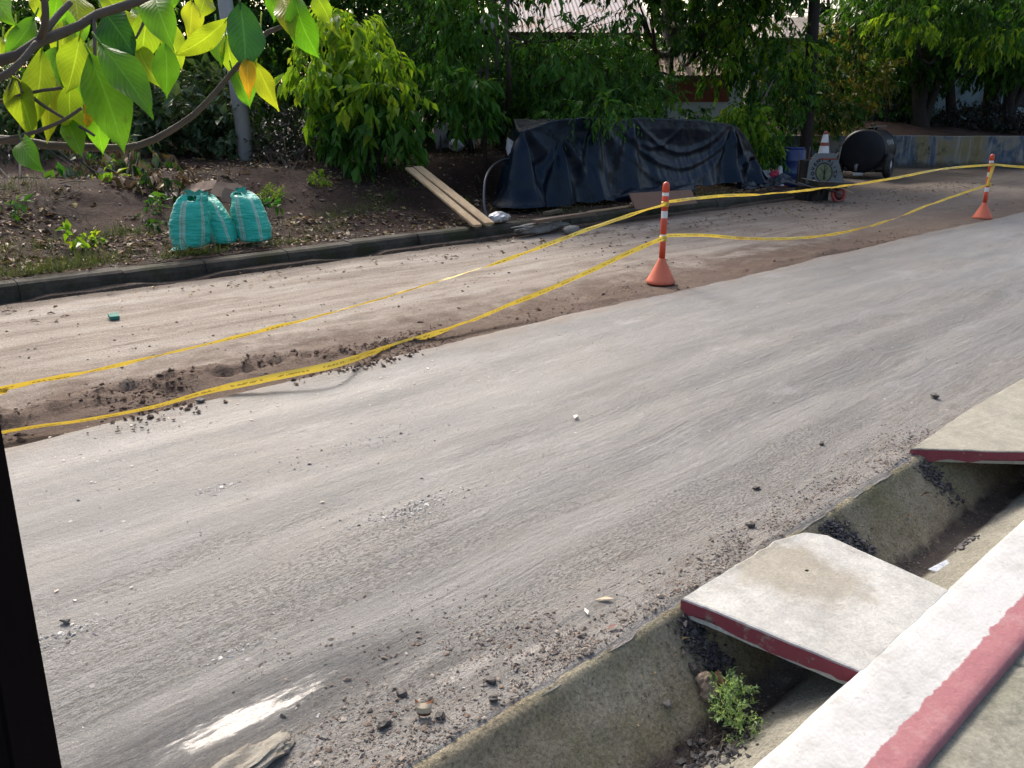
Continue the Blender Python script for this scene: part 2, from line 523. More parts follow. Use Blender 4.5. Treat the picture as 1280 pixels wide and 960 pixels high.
# asphalt, with wheel ruts, a broken near edge and a torn lip towards the dug-out lane
def road_z(X, Y):
    Yn = Y.copy()
    edge = sm(4.7, 5.16, Y)
    Yn = Y + edge * (0.10 * fbm(X * 0.7, X * 0 + 3, 5, 5) + 0.03 * fbm(X * 5, X * 0, 9, 3))
    Yn = Yn + (1 - sm(1.60, 1.9, Y)) * (0.025 + 0.022 * fbm(X * 2.5, X * 0 + 8, 21, 4) + 0.012 * fbm(X * 17, X * 0 + 4, 22, 3))
    Z = 0.006 * fbm(X * 0.35, Y * 4.5, 2, 4) + 0.003 * fbm(X * 9, Y * 12, 6, 3)
    for yc, d in ((2.55, .012), (3.15, .008), (4.1, .009)):
        Z = Z - d * np.exp(-((Y - yc - 0.1 * fbm(X * .2, X * 0, 3, 2)) / 0.13) ** 2)
    Z = Z - 0.075 * sm(5.13, 5.2, Y)
    Z = Z - 0.012 * (1 - sm(1.573, 1.61, Y)) + 0.008 * fbm(X * 6, Y * 8, 31, 4) * (1 - sm(1.9, 2.5, Y))
    return X, Yn, Z
sheet('road', XL, np.concatenate([np.array([1.572, 1.580, 1.590, 1.600, 1.62, 1.64, 1.66]), np.arange(1.70, 4.9, 0.045), np.arange(4.92, 5.135, 0.02), [5.15, 5.17, 5.19, 5.22]]), road_z, M['road'])
# the dug-out lane of compacted dirt
RIDGE = [(-3.0, 3.1, 5.62, 0.17, 0.085), (2.2, 4.2, 5.50, 0.12, 0.055), (5.6, 6.9, 5.42, 0.10, 0.035), (8.3, 11.5, 5.40, 0.12, 0.04), (11.5, 19, 5.3, 0.15, 0.03)]
def lane_z(X, Y):
    Z = -0.035 + 0.022 * fbm(X * 0.5, Y * 1.1, 40, 5) + 0.010 * fbm(X * 4, Y * 5, 44, 4)
    for x0, x1, yc, w, h in RIDGE:
        m = sm(x0 - .4, x0 + .4, X) * (1 - sm(x1 - .5, x1 + .5, X))
        yy = yc + 0.12 * fbm(X * 0.8, X * 0, 50, 3)
        Z = Z + m * h * np.exp(-((Y - yy) / w) ** 2) * (0.55 + 0.9 * fbm(X * 3.0, Y * 5.0, 52, 4) + 0.8 * fbm(X * 11, Y * 13, 53, 3))
    tread = np.exp(-((Y - 5.75 - 0.02 * (X - 6)) / 0.16) ** 2) * sm(4, 5, X) * (1 - sm(7, 8, X))
    Z = Z + tread * 0.014 * np.sin(X * 46 + Y * 25)
    Z = Z - 0.035 * sm(9.2, 9.5, Y)
    return Z
sheet('dirt_lane', XL, np.concatenate([np.arange(5.0, 6.6, 0.035), np.arange(6.6, 9.7, 0.07), np.arange(9.7, 30, 0.6)]), lambda X, Y: np.where(Y > 9.75, np.where(X > 17.9, -0.03 + 0.02 * fbm(X * .5, Y, 41, 4), -0.3), lane_z(X, Y)), M['lane'])

# bank behind the far kerb
def bank_z(X, Y):
    n = fbm(X * 0.5, Y * 0.5, 60, 5)
    left = 0.122 + 0.12 * sm(10.3, 11.2, Y) + 0.62 * sm(11.3, 13.6, Y + 0.4 * n) + 0.35 * sm(14, 20, Y) + 1.6 * sm(22, 34, Y)
    mid = 0.122 + 0.76 * sm(12.0, 13.0, Y + 0.3 * n) + 0.35 * sm(14, 20, Y) + 1.6 * sm(22, 34, Y)
    k = sm(8.0, 10.2, X)
    z = left * (1 - k) + mid * k
    z = z + (0.10 * n + 0.05 * fbm(X * 2.6, Y * 2.6, 63, 4)) * sm(10.2, 11.4, Y) + 0.02 * fbm(X * 7, Y * 7, 64, 3) * sm(9.8, 10.0, Y)
    e = sm(17.3, 18.2, X) * (1 - sm(15.2, 17.0, Y))
    return z * (1 - e) + (-0.08) * e
sheet('bank', spaced(-30, 45, 6, 0.09, 0.012), np.concatenate([np.arange(9.76, 14.5, 0.08), np.arange(14.5, 24, 0.4), np.arange(24, 60, 2.5)]), bank_z, M['soil'])
# higher ground behind the painted wall
WALL = [(25.4, 15.6), (28.5, 12.6), (31.75, 9.56), (34.0, 8.6), (60.0, 8.4)]
def terr_z(X, Y):
    return 0.75 + 0.14 * fbm(X * .6, Y * .6, 70, 4) + 0.6 * sm(0, 6, Y - 9.6 - np.clip(31.7 - X, 0, 9) * .95) + 1.2 * sm(18, 34, Y)
terr = []
tv, nyy = [], 26
xs = np.concatenate([np.arange(25.5, 36, 0.35), np.arange(36, 75, 2.0)])
wx = np.array([p[0] for p in WALL]); wy = np.array([p[1] for p in WALL])
for x in xs:
    y0 = np.interp(x, wx, wy) + 0.16
    ys = y0 + (np.linspace(0, 1, nyy) ** 2) * 40
    tv.append(np.stack([np.full(nyy, x), ys, terr_z(np.full(nyy, x), ys)], -1))
tag(npmesh('terrain', np.concatenate(tv), grid_faces(len(xs), nyy), M['soil']), kind='structure')

# far kerb, cast in lengths
mb = MB()
kx = -20.0
rng = random.Random(4)
while kx < 17.6:
    L = rng.uniform(0.9, 1.15)
    n = 5
    dz, dy = rng.uniform(-.012, .012), rng.uniform(-.012, .012)
    prof = [(9.50, -0.2), (9.515, 0.04), (9.535, 0.095), (9.57, 0.118), (9.70, 0.128), (9.76, 0.120), (9.79, -0.2)]
    v, f = [], []
    for i in range(n + 1):
        x = kx + (L - 0.005) * i / n
        for (y, z) in prof:
            v.append((x, y + dy + 0.012 * float(fbm(x * 3, z * 9, 81, 3)), z + (dz + 0.012 * float(fbm(x * 4, y * 9, 82, 3)) if z > 0 else 0)))
    m_ = len(prof)
    for i in range(n):
        for k in range(m_ - 1):
            f.append((i * m_ + k, (i + 1) * m_ + k, (i + 1) * m_ + k + 1, i * m_ + k + 1))
    f.append(tuple(range(m_)))
    f.append(tuple(n * m_ + k for k in range(m_ - 1, -1, -1)))
    mb.add(v, f)
    kx += L
tag(mb.build('kerb', M['kerbfar']), kind='structure')
# low gutter strip in front of the kerb
sheet('gutter', XL[(XL > -20) & (XL < 17.6)], np.array([9.30, 9.34, 9.38, 9.42, 9.46, 9.49]), lambda X, Y: np.where(Y > 9.32, 0.0, -0.12) - 0.008 + 0.012 * fbm(X * 3, Y * 6, 90, 4) - 0.05 * sm(0.1, 0.5, fbm(X * .7, X * 0, 91, 3)), soil_mat('gutter_mud', (0.05, 0.036, 0.027), (0.085, 0.062, 0.047), (0.15, 0.125, 0.10), 1.5))

# roadside drain: sloped mossy face, flat wet bottom, rough near side
def drain_mat():
    m = NT('drain_concrete')
    X, Y, Z = m.xyz()
    col = m.ramp(m.noise(3.2, 8, 0.7), [(0.3, (0.18, 0.148, 0.088)), (0.5, (0.27, 0.232, 0.155)), (0.72, (0.36, 0.325, 0.235))])
    moss = m.step(m.noise(2.1, 7, 0.7, m.mapping((1, 1, 1), loc=(5, 2, 1))), 0.46, 0.66)
    col = m.mix(m.math('MULTIPLY', moss, 0.5), col, (0.15, 0.148, 0.052))
    near = m.step(m.math('ADD', Y, m.math('MULTIPLY', m.noise(8, 5), .04)), 1.25, 1.215)
    col = m.mix(near, col, m.ramp(m.noise(4, 7, 0.7), [(0.3, (0.20, 0.19, 0.15)), (0.7, (0.33, 0.32, 0.265))]))
    wetn = m.math('ADD', Z, m.math('MULTIPLY', m.noise(6, 6, 0.7), 0.16))
    wet = m.math('MULTIPLY', m.step(wetn, -0.165, -0.215), m.step(Y, 1.19, 1.23))
    col = m.mix(wet, col, (0.045, 0.036, 0.032))
    gr = m.noise(75, 5, 0.75)
    col = m.mix(1.0, col, m.ramp(gr, [(0.3, 0.5), (0.7, 1.5)]), 'MULTIPLY')
    col = m.mix(m.math('MULTIPLY', m.step(m.noise(45, 6, .75), .56, .64), .6), col, (0.06, 0.05, 0.035))
    rough = m.math('SUBTRACT', 0.85, m.math('MULTIPLY', wet, 0.62))
    h = m.math('ADD', gr, m.math('MULTIPLY', m.noise(20, 6, 0.7), 2.0))
    return m.fin(col, rough, m.bump(h, 0.9, 0.014), 0.4)
prof = [(1.74, -0.10), (1.66, -0.035), (1.625, -0.010), (1.595, -0.009), (1.57, -0.026)]
prof += [(1.58 - 0.26 * t, -0.028 - 0.263 * t) for t in np.linspace(0.08, 1, 12)]
prof += [(1.29, -0.302), (1.25, -0.308), (1.225, -0.302), (1.20, -0.285), (1.13, -0.235), (1.05, -0.175), (1.0, -0.135), (0.965, -0.10), (0.955, -0.06), (0.94, -0.06)]
py_, pz_ = np.array([p[0] for p in prof]), np.array([p[1] for p in prof])
xs = spaced(-6, 20, 2, 0.03, 0.01)
Xg = np.repeat(xs[:, None], len(prof), 1)
wig = sm(1.58, 1.45, py_)[None]
Zg = pz_[None] + 0.018 * fbm(Xg * 2.2, py_[None] * 5, 101, 4) * wig + 0.009 * fbm(Xg * 9, py_[None] * 15, 102, 3) * (.25 + .75 * wig)
Yg = py_[None] + 0.012 * fbm(Xg * 3, py_[None] * 3, 103, 3) * wig
tag(npmesh('drain', np.stack([Xg, Yg, Zg], -1).reshape(-1, 3), grid_faces(len(xs), len(prof)), drain_mat()), kind='structure')

# kerb of the sidewalk, painted white and red on top
def paint_kerb_mat():
    m = NT('painted_kerb')
    X, Y, Z = m.xyz()
    edge = m.math('ADD', Y, m.math('MULTIPLY', m.math('SUBTRACT', m.noise(8, 5, 0.62), 0.5), 0.055))
    wh = m.mix(m.noise(6, 7, 0.7, m.mapping((1, 3, 1))), (0.38, 0.38, 0.37), (0.50, 0.505, 0.505))
    wear = m.step(m.noise(7, 8, 0.72, m.mapping((1.3, 2.5, 1), loc=(2, 0, 0))), 0.60, 0.74)
    wh = m.mix(m.math('MULTIPLY', wear, 0.6), wh, (0.27, 0.255, 0.21))
    wh = m.mix(m.math('MULTIPLY', m.step(m.noise(2.2, 8, .72), .45, .66), .7), wh, (0.27, 0.268, 0.25))
    wh = m.mix(m.math('MULTIPLY', m.step(m.noise(13, 8, .78, m.mapping((1, 1.6, 1), loc=(4, 1, 0))), .58, .66), .45), wh, (0.2, 0.19, 0.16))
    rd = m.mix(m.noise(9, 7, 0.7), (0.26, 0.095, 0.108), (0.33, 0.15, 0.158))
    rd = m.mix(m.math('MULTIPLY', m.step(m.noise(5, 8, 0.72), 0.5, 0.68), 0.6), rd, (0.36, 0.22, 0.215))
    col = m.mix(m.step(edge, 0.726, 0.734), rd, wh)
    col = m.mix(m.step(Z, -0.02, -0.05), col, (0.22, 0.21, 0.17))
    g1 = m.noise(70, 5, 0.7)
    return m.fin(m.mix(1.0, col, m.ramp(g1, [(0.3, 0.88), (0.7, 1.1)]), 'MULTIPLY'), 0.7, m.bump(m.math('ADD', g1, m.math('MULTIPLY', m.noise(12, 5), 2)), 0.6, 0.004), 0.3)
prof = [(0.955, -0.30), (0.952, -0.02), (0.945, -0.006), (0.93, -0.001), (0.88, 0.0), (0.82, 0.001), (0.76, 0.001), (0.70, 0.0), (0.66, -0.001), (0.632, -0.004), (0.622, -0.014), (0.618, -0.06)]
py_, pz_ = np.array([p[0] for p in prof]), np.array([p[1] for p in prof])
xs = spaced(-6, 25, 2.5, 0.03, 0.01)
Xg = np.repeat(xs[:, None], len(prof), 1)
tag(npmesh('kerb', np.stack([Xg, py_[None] + 0.003 * fbm(Xg * 5, py_[None] * 2, 111, 4), pz_[None] + 0.004 * fbm(Xg * 5, py_[None] * 8, 112, 3)], -1).reshape(-1, 3), grid_faces(len(xs), len(prof)), paint_kerb_mat()), kind='structure')
def walk_z(X, Y):
    j = np.abs((X - 2.93) / 1.25 - np.round((X - 2.93) / 1.25)) * 1.25
    return -0.022 + 0.006 * fbm(X * 2, Y * 2, 120, 4) - 0.01 * (1 - sm(0.004, 0.014, j)) - 0.012 * sm(0.57, 0.612, Y)
sheet('sidewalk', np.sort(np.concatenate([spaced(-6, 25, 2.5, 0.04, 0.02), [2.92, 2.926, 2.93, 2.936, 2.944, 4.17, 4.18, 4.19]])), np.concatenate([[-3, -1, -0.3], np.arange(0, 0.6, 0.04), [0.6, 0.612, 0.62]]), walk_z, M['walk'])

# ================================================================ NEAR THINGS
def thing(name, label, cat, loc=(0, 0, 0), rz=0.0, group=None):
    return tag(empty(name, loc, rz), label, cat, group)
def dup(root, loc, rz=0.0, label=None):
    r = root.copy(); COL.objects.link(r)
    r.location = [float(k) for k in loc]; r.rotation_euler = (0, 0, rz)
    if label: r['label'] = label
    for ch in list(root.children):
        c = ch.copy(); COL.objects.link(c); c.parent = r
        for q in list(ch.children):
            d = q.copy(); COL.objects.link(d); d.parent = c
    return r

def slab_mat(name, c, stain, spot=None):
    m = NT(name)
    X, Y, Z = m.xyz()
    col = m.ramp(m.noise(3.0, 8, 0.7), [(0.3, tuple(k * .8 for k in c)), (0.6, c), (0.8, tuple(k * 1.1 for k in c))])
    s = m.math('ADD', m.noise(2.6, 7, 0.7, m.mapping((1.3, 1, 1), loc=(1.7, 0.3, 0))), 0.0)
    col = m.mix(m.math('MULTIPLY', m.step(s, 0.52, 0.68), 0.5), col, stain)
    if spot:
        mp = m.n('ShaderNodeMapping'); mp.vector_type = 'TEXTURE'
        mp.inputs['Location'].default_value = (spot[0], spot[1], 0); mp.inputs['Scale'].default_value = (spot[2], spot[3], 1000); mp.inputs['Rotation'].default_value = (0, 0, spot[4])
        m.ln(m.tc, mp.inputs[0])
        le = m.n('ShaderNodeVectorMath', operation='LENGTH'); m.ln(mp.outputs[0], le.inputs[0])
        dd = m.math('ADD', le.outputs['Value'], m.math('MULTIPLY', m.math('SUBTRACT', m.noise(7, 7, .7), .5), 1.3))
        col = m.mix(m.math('MULTIPLY', m.step(dd, 1.15, .65), .8), col, m.mix(m.noise(30, 5, .7), stain, tuple(k * 1.4 for k in stain)))
    g1, g2 = m.noise(80, 5, 0.72), m.noise(16, 6, 0.7)
    col = m.mix(1.0, col, m.ramp(g1, [(0.3, 0.82), (0.7, 1.15)]), 'MULTIPLY')
    col = m.mix(1.0, col, m.ramp(g2, [(0.3, 0.84), (0.7, 1.12)]), 'MULTIPLY')
    col = m.mix(m.math('MULTIPLY', m.step(m.noise(2.0, 8, .75, m.mapping((1, 1, 1), loc=(6, 2, 0))), .50, .68), .45), col, tuple(k * .55 for k in c))
    spk = m.step(m.voro(22), 0.10, 0.06)
    col = m.mix(m.math('MULTIPLY', spk, m.math('MULTIPLY', 0.5, m.step(m.noise(5, 2), 0.55, 0.65))), col, (0.15, 0.13, 0.1))
    return m.fin(col, 0.82, m.bump(m.math('ADD', g1, m.math('MULTIPLY', g2, 2)), 0.6, 0.004), 0.25)
def redpaint():
    m = NT('red_edge_paint')
    col = m.mix(m.noise(8, 7, 0.7), (0.17, 0.030, 0.042), (0.25, 0.060, 0.074))
    col = m.mix(m.step(m.noise(10, 8, 0.75), 0.55, 0.63), col, (0.22, 0.17, 0.15))
    return m.fin(col, 0.75, m.bump(m.noise(40, 6, 0.7), 0.8, 0.006), 0.3)
M['redpaint'] = redpaint()
def concrete_slab(label, outline, th, mat, edge_ids, seed):
    """outline: corner points of the top (x,y,z), walked round; edge_ids: sides that carry red paint"""
    root = thing('concrete_slab', label, 'slab', (outline[0][0], outline[0][1], 0))
    n = len(outline)
    pts, side = [], []
    for i in range(n):
        a, b = np.array(outline[i], float), np.array(outline[(i + 1) % n], float)
        L = np.linalg.norm(b - a)
        k = max(2, int(L / 0.025))
        for j in range(k):
            t = j / k
            nrm = np.array([(b - a)[1], -(b - a)[0], 0]) / L
            p = a + (b - a) * t + nrm * (0.005 * float(fbm(t * L * 7 + i * 9, seed, 130, 4)) - 0.012 * max(0, float(fbm(t * L * 13 + i * 5, seed, 131, 3)) - .25))
            pts.append(p); side.append(i)
    c = np.mean(np.array(outline, float), 0)
    m = len(pts)
    P = np.array(pts)
    rings = [(0.0, -th, .0), (0.0, -th * .55, .0), (0.0, -0.012, 0.0), (0.004, -0.003, 0), (0.012, 0.0, 0)]
    V = []
    for ins, dz, _ in rings:
        d = c - P
        d[:, 2] = 0
        L = np.linalg.norm(d, axis=1, keepdims=True)
        q = P + d / L * ins
        q[:, 2] += dz
        if dz > -th * .9: q[:, 2] += 0.003 * fbm(P[:, 0] * 9, P[:, 1] * 9, 133, 3)
        V.append(q)
    for s in (0.85, 0.6, 0.3, 0.02):
        q = c + (P - c) * s
        q[:, 2] += 0.006 * fbm(q[:, 0] * 3, q[:, 1] * 3, 134, 3)
        V.append(q)
    nr = len(V)
    Q = []
    for r in range(nr - 1):
        for i in range(m):
            i2 = (i + 1) % m
            Q.append((r * m + i, r * m + i2, (r + 1) * m + i2, (r + 1) * m + i))
    o = npmesh('slab', np.concatenate(V), np.array(Q), mat, root, smooth=False)
    for e in edge_ids:                               # the coat of red paint on a side face
        idx = [i for i in range(m) if side[i] == e]
        idx.append((idx[-1] + 1) % m)
        nrm = np.array([(np.array(outline[(e + 1) % n]) - outline[e])[1], -(np.array(outline[(e + 1) % n]) - outline[e])[0], 0.0])
        nrm = nrm / np.linalg.norm(nrm)
        v, f = [], []
        for q, i in enumerate(idx):
            ch = 0.75 + 0.35 * float(fbm(q * 0.23, seed, 140, 4))
            for t in (0.05, 0.35, 0.7, min(0.97, ch)):
                p = P[i] + nrm * 0.004
                v.append((p[0], p[1], p[2] - 0.002 - th * t + 0.003 * float(fbm(P[i][0] * 9, P[i][1] * 9, 133, 3))))
        for q in range(len(idx) - 1):
            for k in range(3):
                f.append((q * 4 + k, q * 4 + k + 1, (q + 1) * 4 + k + 1, (q + 1) * 4 + k))
        mb = MB(); mb.add(v, f)
        mb.build('painted_edge', M['redpaint'], root, smooth=False)
    return root
a = [g(1080, 835, .012), g(1196, 736, .012), g(1035, 668, .03), g(1003, 664, .03), g(968, 675, .03), g(940, 692, .03), g(852, 747, .03)]
a[0][1] = 0.93; a[1][1] = 0.93; a[0][2] = a[1][2] = -0.004
concrete_slab('pale stained concrete slab with dark red front edge bridging the drain above the weeds', [tuple(p) for p in a], 0.078,
              slab_mat('pale_slab', (0.45, 0.445, 0.415), (0.23, 0.21, 0.165), tuple(g(985, 712, .02)[:2]) + (.21, .34, R(8))), [6], 1)
concrete_slab('tan concrete slab with pinkish red edge over the drain at the photo edge',
              [(5.22, .93, -.004), (7.6, .93, -.004), (7.4, 1.64, .03), (5.3, 1.66, .03), (4.44, 1.63, .03)], 0.075,
              slab_mat('tan_slab', (0.31, 0.295, 0.24), (0.22, 0.205, 0.16)), [4], 2)

# dark post close to the camera
p0, p1 = g(75, 960, -0.02), None
root = thing('gate_post', 'dark brown square post standing close by the sidewalk, cut off by the photo edge', 'post', (0.2, 0.98, 0))
rot = Matrix.Rotation(R(20), 3, 'Z')
A = pt(81, 962, 0.95); B = pt(4, 535, 1.02)
d = (B - A) / np.linalg.norm(B - A)
mb = MB()
side = -RT
v = []
for q in (A - d * 1.3, A + d * 1.45):
    for s, t in ((0, 0), (1, 0), (1, 1), (0, 1)):
        v.append(q + side * (0.11 * s) + np.array([FW[0], FW[1], 0]) * (0.09 * (t - 1)))
mb.add(v, [(3, 2, 1, 0), (4, 5, 6, 7), (0, 1, 5, 4), (1, 2, 6, 5), (2, 3, 7, 6), (3, 0, 4, 7)])
mb.build('shaft', simple('dark_steel', (0.005, 0.0035, 0.0035), 0.85, 0.4, 6, bumps=0.2, spec=.03), root, bevel=0.004)

# traffic delineator posts
M['orange'] = simple('orange_plastic', (0.62, 0.065, 0.022), 0.42, 0.12, 5, bumps=0.1, dirt=(0.30, 0.09, 0.05), spec=0.5)
M['salmon'] = simple('faded_orange_base', (0.66, 0.16, 0.085), 0.65, 0.15, 6, bumps=0.2, dirt=(0.42, 0.13, 0.08))
M['reflect'] = simple('reflective_band', (0.74, 0.73, 0.72), 0.4, 0.1, 14, bumps=0.1, dirt=(0.5, 0.47, 0.45))
def delineator(loc, label):
    t = thing('delineator_post', label, 'traffic post', (0, 0, 0), 0, 'orange traffic posts holding the tape')
    mb = MB(); mb.lathe([(0.155, 0.0), (0.162, 0.012), (0.160, 0.03), (0.145, 0.05), (0.085, 0.17), (0.05, 0.235), (0.038, 0.27), (0.034, 0.275)], n=40)
    mb.build('base', M['salmon'], t, smooth=True)
    mb = MB(); mb.lathe([(0.034, 0.262), (0.034, 0.45), (0.031, 0.455), (0.031, 0.545), (0.034, 0.55), (0.036, 0.70), (0.033, 0.705), (0.033, 0.80), (0.036, 0.805), (0.037, 0.94), (0.034, 0.945), (0.034, 0.99), (0.037, 0.995), (0.039, 1.03), (0.038, 1.055), (0.031, 1.08), (0.018, 1.093), (0.004, 1.098)], n=28)
    mb.build('tube', M['orange'], t, smooth=True)
    for z0, z1, r in ((0.462, 0.538, 0.0325), (0.715, 0.79, 0.0345), (0.949, 0.985, 0.0355)):
        mb = MB(); mb.lathe([(r, z0), (r, z1)], n=28, cap=False); mb.build('reflective_band', M['reflect'], t, smooth=True)
    t.location = loc
    return t
P1, P2 = np.array([7.31, 5.60, -0.03]), np.array([15.97, 5.31, -0.02])
dl = delineator(P1, 'orange traffic post with salmon cone base, standing before the black tarp')
d2 = dup(dl, P2, 0.6, 'orange traffic post farther up the road, standing before the painted wall')
d2.rotation_euler = (0.0, 0.045, 0.6)

# barrier tape
def tape_mat():
    m = NT('caution_tape')
    u = m.n('ShaderNodeUVMap').outputs[0]
    x, y, z = m.xyz(u)
    cell = m.math('FRACT', m.math('MULTIPLY', x, 3.2))
    word = m.math('MULTIPLY', m.math('GREATER_THAN', cell, 0.18), m.math('LESS_THAN', cell, 0.86))
    let = m.noise(34, 1, 0.5, m.mapping((1, 0.06, 1), co=u))
    band = m.math('MULTIPLY', m.math('GREATER_THAN', y, 0.36), m.math('LESS_THAN', y, 0.62))
    ink = m.math('MULTIPLY', m.math('MULTIPLY', word, band), m.step(let, 0.44, 0.5))
    yel = m.mix(m.noise(1.2, 4), (0.74, 0.50, 0.035), (0.84, 0.66, 0.12))
    dirt = m.step(m.noise(1.6, 6, 0.7, m.mapping((1, 1, 1), loc=(0.2, 0, 0))), 0.55, 0.68)
    yel = m.mix(m.math('MULTIPLY', dirt, 0.65), yel, (0.45, 0.22, 0.05))
    col = m.mix(m.math('MULTIPLY', ink, 0.6), yel, (0.10, 0.06, 0.02))
    m.fin(col, 0.35, m.bump(m.noise(30, 3), 0.3, 0.004), 0.5)
    tr = m.n('ShaderNodeBsdfTranslucent'); m.ln(col, tr.inputs[0])
    mx = m.n('ShaderNodeMixShader'); mx.inputs[0].default_value = 0.25
    m.ln(m.b.outputs[0], mx.inputs[1]); m.ln(tr.outputs[0], mx.inputs[2]); m.ln(mx.outputs[0], m.out.inputs[0])
    return m.mat
M['tape'] = tape_mat()
def resample(P, n):
    P = np.array(P, float)
    # Catmull-Rom through the points, then even spacing
    Q = np.vstack([2 * P[0] - P[1], P, 2 * P[-1] - P[-2]])
    out = []
    for i in range(1, len(Q) - 2):
        for t in np.linspace(0, 1, 24, endpoint=False):
            a, b, c, d = Q[i - 1], Q[i], Q[i + 1], Q[i + 2]
            out.append(0.5 * (2 * b + (c - a) * t + (2 * a - 5 * b + 4 * c - d) * t * t + (3 * b - a - 3 * c + d) * t ** 3))
    out.append(P[-1])
    out = np.array(out)
    s = np.concatenate([[0], np.cumsum(np.linalg.norm(np.diff(out, axis=0), axis=1))])
    u = np.linspace(0, s[-1], n)
    return np.stack([np.interp(u, s, out[:, k]) for k in range(out.shape[1])], -1), u
def tape(label, pts, seed, w=0.055, twist=1.0, flat0=0.0, flat=lambda u: 0.0):
    w *= .82
    C, u = resample(pts, 260)
    d = np.gradient(C, axis=0); d /= np.linalg.norm(d, axis=1, keepdims=True)
    h = np.cross(d, [0, 0, 1.0]); h /= np.linalg.norm(h, axis=1, keepdims=True)
    vv = np.cross(h, d)
    ang = twist * 1.5 * fbm(u * 0.55, seed, 150, 3) + 0.9 * fbm(u * 2.2, seed, 151, 3)
    f = np.array([flat(t) for t in u / u[-1]])
    ang = ang * (1 - f) + f * (math.pi / 2 - 0.7)
    wd = vv * np.cos(ang)[:, None] + h * np.sin(ang)[:, None]
    nn = np.cross(d, wd)
    V, UV = [], []
    for k, t in enumerate(np.linspace(-.5, .5, 5)):
        V.append(C + wd * (w * t) + nn * (0.016 * fbm(u * 3.5, seed + k * 0.5, 152, 3) * (1 - f) + 0.012 * (0.25 - t * t))[:, None])
        UV.append(np.stack([u, np.full(len(u), t + .5)], -1))
    V = np.stack(V, 1).reshape(-1, 3); UV = np.stack(UV, 1).reshape(-1, 2)
    o = npmesh('barrier_tape', V, grid_faces(len(u), 5), M['tape'], uv=UV)
    return tag(o, label, 'tape', 'yellow barrier tapes along the dug-out lane')
y1 = 5.57
def tp(px, py, Y=y1): return aty(px, py, Y)
upper = [(-2.6, 5.5, 0.33), tp(-60, 500), tp(0, 486), tp(120, 462), tp(250, 432), tp(370, 402), tp(500, 366), tp(620, 329), tp(740, 285), (7.27, 5.56, 0.845)]
tape('yellow tape with rusty dirt sagging above the dirt lane, upper strand nearer the sacks', upper, 1.3, 0.045, 1.5)
lower = [(-2.6, 5.3, 0.06), (-0.5, 5.33, 0.035), tuple(g(0, 541, .02)), tuple(g(100, 526, .02)), tuple(g(190, 509, .02)), tuple(g(260, 489, .03)), tuple(g(340, 472, .08)), tuple(g(420, 455, .11)), tp(480, 436, 5.38), tp(560, 411, 5.43), tp(640, 380, 5.48), tp(720, 347, 5.52), tp(790, 314, 5.55), (7.27, 5.56, 0.475)]
tape('yellow tape dropping from the nearer orange post to lie along the torn asphalt edge', lower, 4.7, 0.06, 0.6, flat=lambda t: float(1 - sm(0.36, 0.55, t)))
def between(px, py):
    d = ray(px, py); n = np.array([P2[1] - P1[1], P1[0] - P2[0], 0.0])
    return CAM + d * (((P1 - CAM) @ n) / (d @ n))
tape('yellow tape stretched taut between the two orange posts at the top', [(7.35, 5.6, 0.855), between(900, 245), between(965, 242), between(1040, 234), between(1110, 224), between(1180, 211), (15.92, 5.31, 0.90)], 8.1, 0.042, 1.2)
tape('yellow tape looping low between the two orange posts', [(7.35, 5.6, 0.49), between(880, 294), between(930, 298), between(985, 298), between(1040, 293), between(1100, 279), between(1170, 253), (15.90, 5.31, 0.56)], 12.4, 0.045, 0.6)
tape('short yellow tape running from the farther orange post to the photo edge', [(16.0, 5.31, 0.90), (17.2, 5.0, 0.81), (18.4, 4.75, 0.76), (20.5, 4.4, 0.80)], 15.9, 0.045, 0.6)
mbk = MB()
for q, (p, zz) in enumerate(((P1, 0.835), (P1, 0.465), (P2, 0.88), (P2, 0.56))):
    mbk.lathe([(0.039, zz), (0.044, zz + .012), (0.041, zz + .03), (0.045, zz + .045), (0.04, zz + .055)], (p[0] + 0.0225 * zz * (q > 1) * 2, p[1], p[2]), 18)
    mb = MB(); mb.v, mb.f, mb.m = mbk.v, mbk.f, mbk.m
    o = mb.build('tape_knot', M['tape'], dl if q < 2 else d2, smooth=True)
    mbk = MB()
# the loose flag of tape hanging at the farther post
mb = MB(); mb.add([(15.86, 5.28, 0.86), (15.93, 5.24, 0.88), (15.80, 5.25, 0.55), (15.72, 5.26, 0.57)], [(0, 1, 2, 3)])
mb.build('tape_end', M['tape'], d2)

# ================================================================ THINGS ON THE FAR SIDE
def sack_mat():
    m = NT('woven_sack')
    u = m.n('ShaderNodeUVMap').outputs[0]
    x, y, z = m.xyz(u)
    f = m.math('FRACT', m.math('MULTIPLY', x, 6.0))
    band = m.math('MULTIPLY', m.step(f, 0.22, 0.25), m.step(f, 0.50, 0.47))
    line = m.math('MULTIPLY', m.step(f, 0.345, 0.355), m.step(f, 0.385, 0.375))
    base = m.mix(m.noise(6, 5), (0.012, 0.42, 0.315), (0.035, 0.56, 0.435))
    col = m.mix(m.math('MULTIPLY', band, 0.8), base, (0.36, 0.55, 0.44))
    col = m.mix(m.math('MULTIPLY', line, 0.5), col, (0.05, 0.25, 0.18))
    dirt = m.step(m.math('ADD', y, m.math('MULTIPLY', m.noise(7, 6, 0.7), 0.35)), 0.30, 0.10)
    col = m.mix(m.math('MULTIPLY', dirt, 0.5), col, (0.09, 0.13, 0.09))
    wv = m.noise(1.0, 4, 0.6, m.mapping((9, 9, 40)))
    h = m.math('ADD', m.math('MULTIPLY', wv, 1.6), m.noise(18, 5, 0.7))
    return m.fin(col, 0.45, m.bump(h, 0.8, 0.03), 0.5)
M['sack'] = sack_mat()
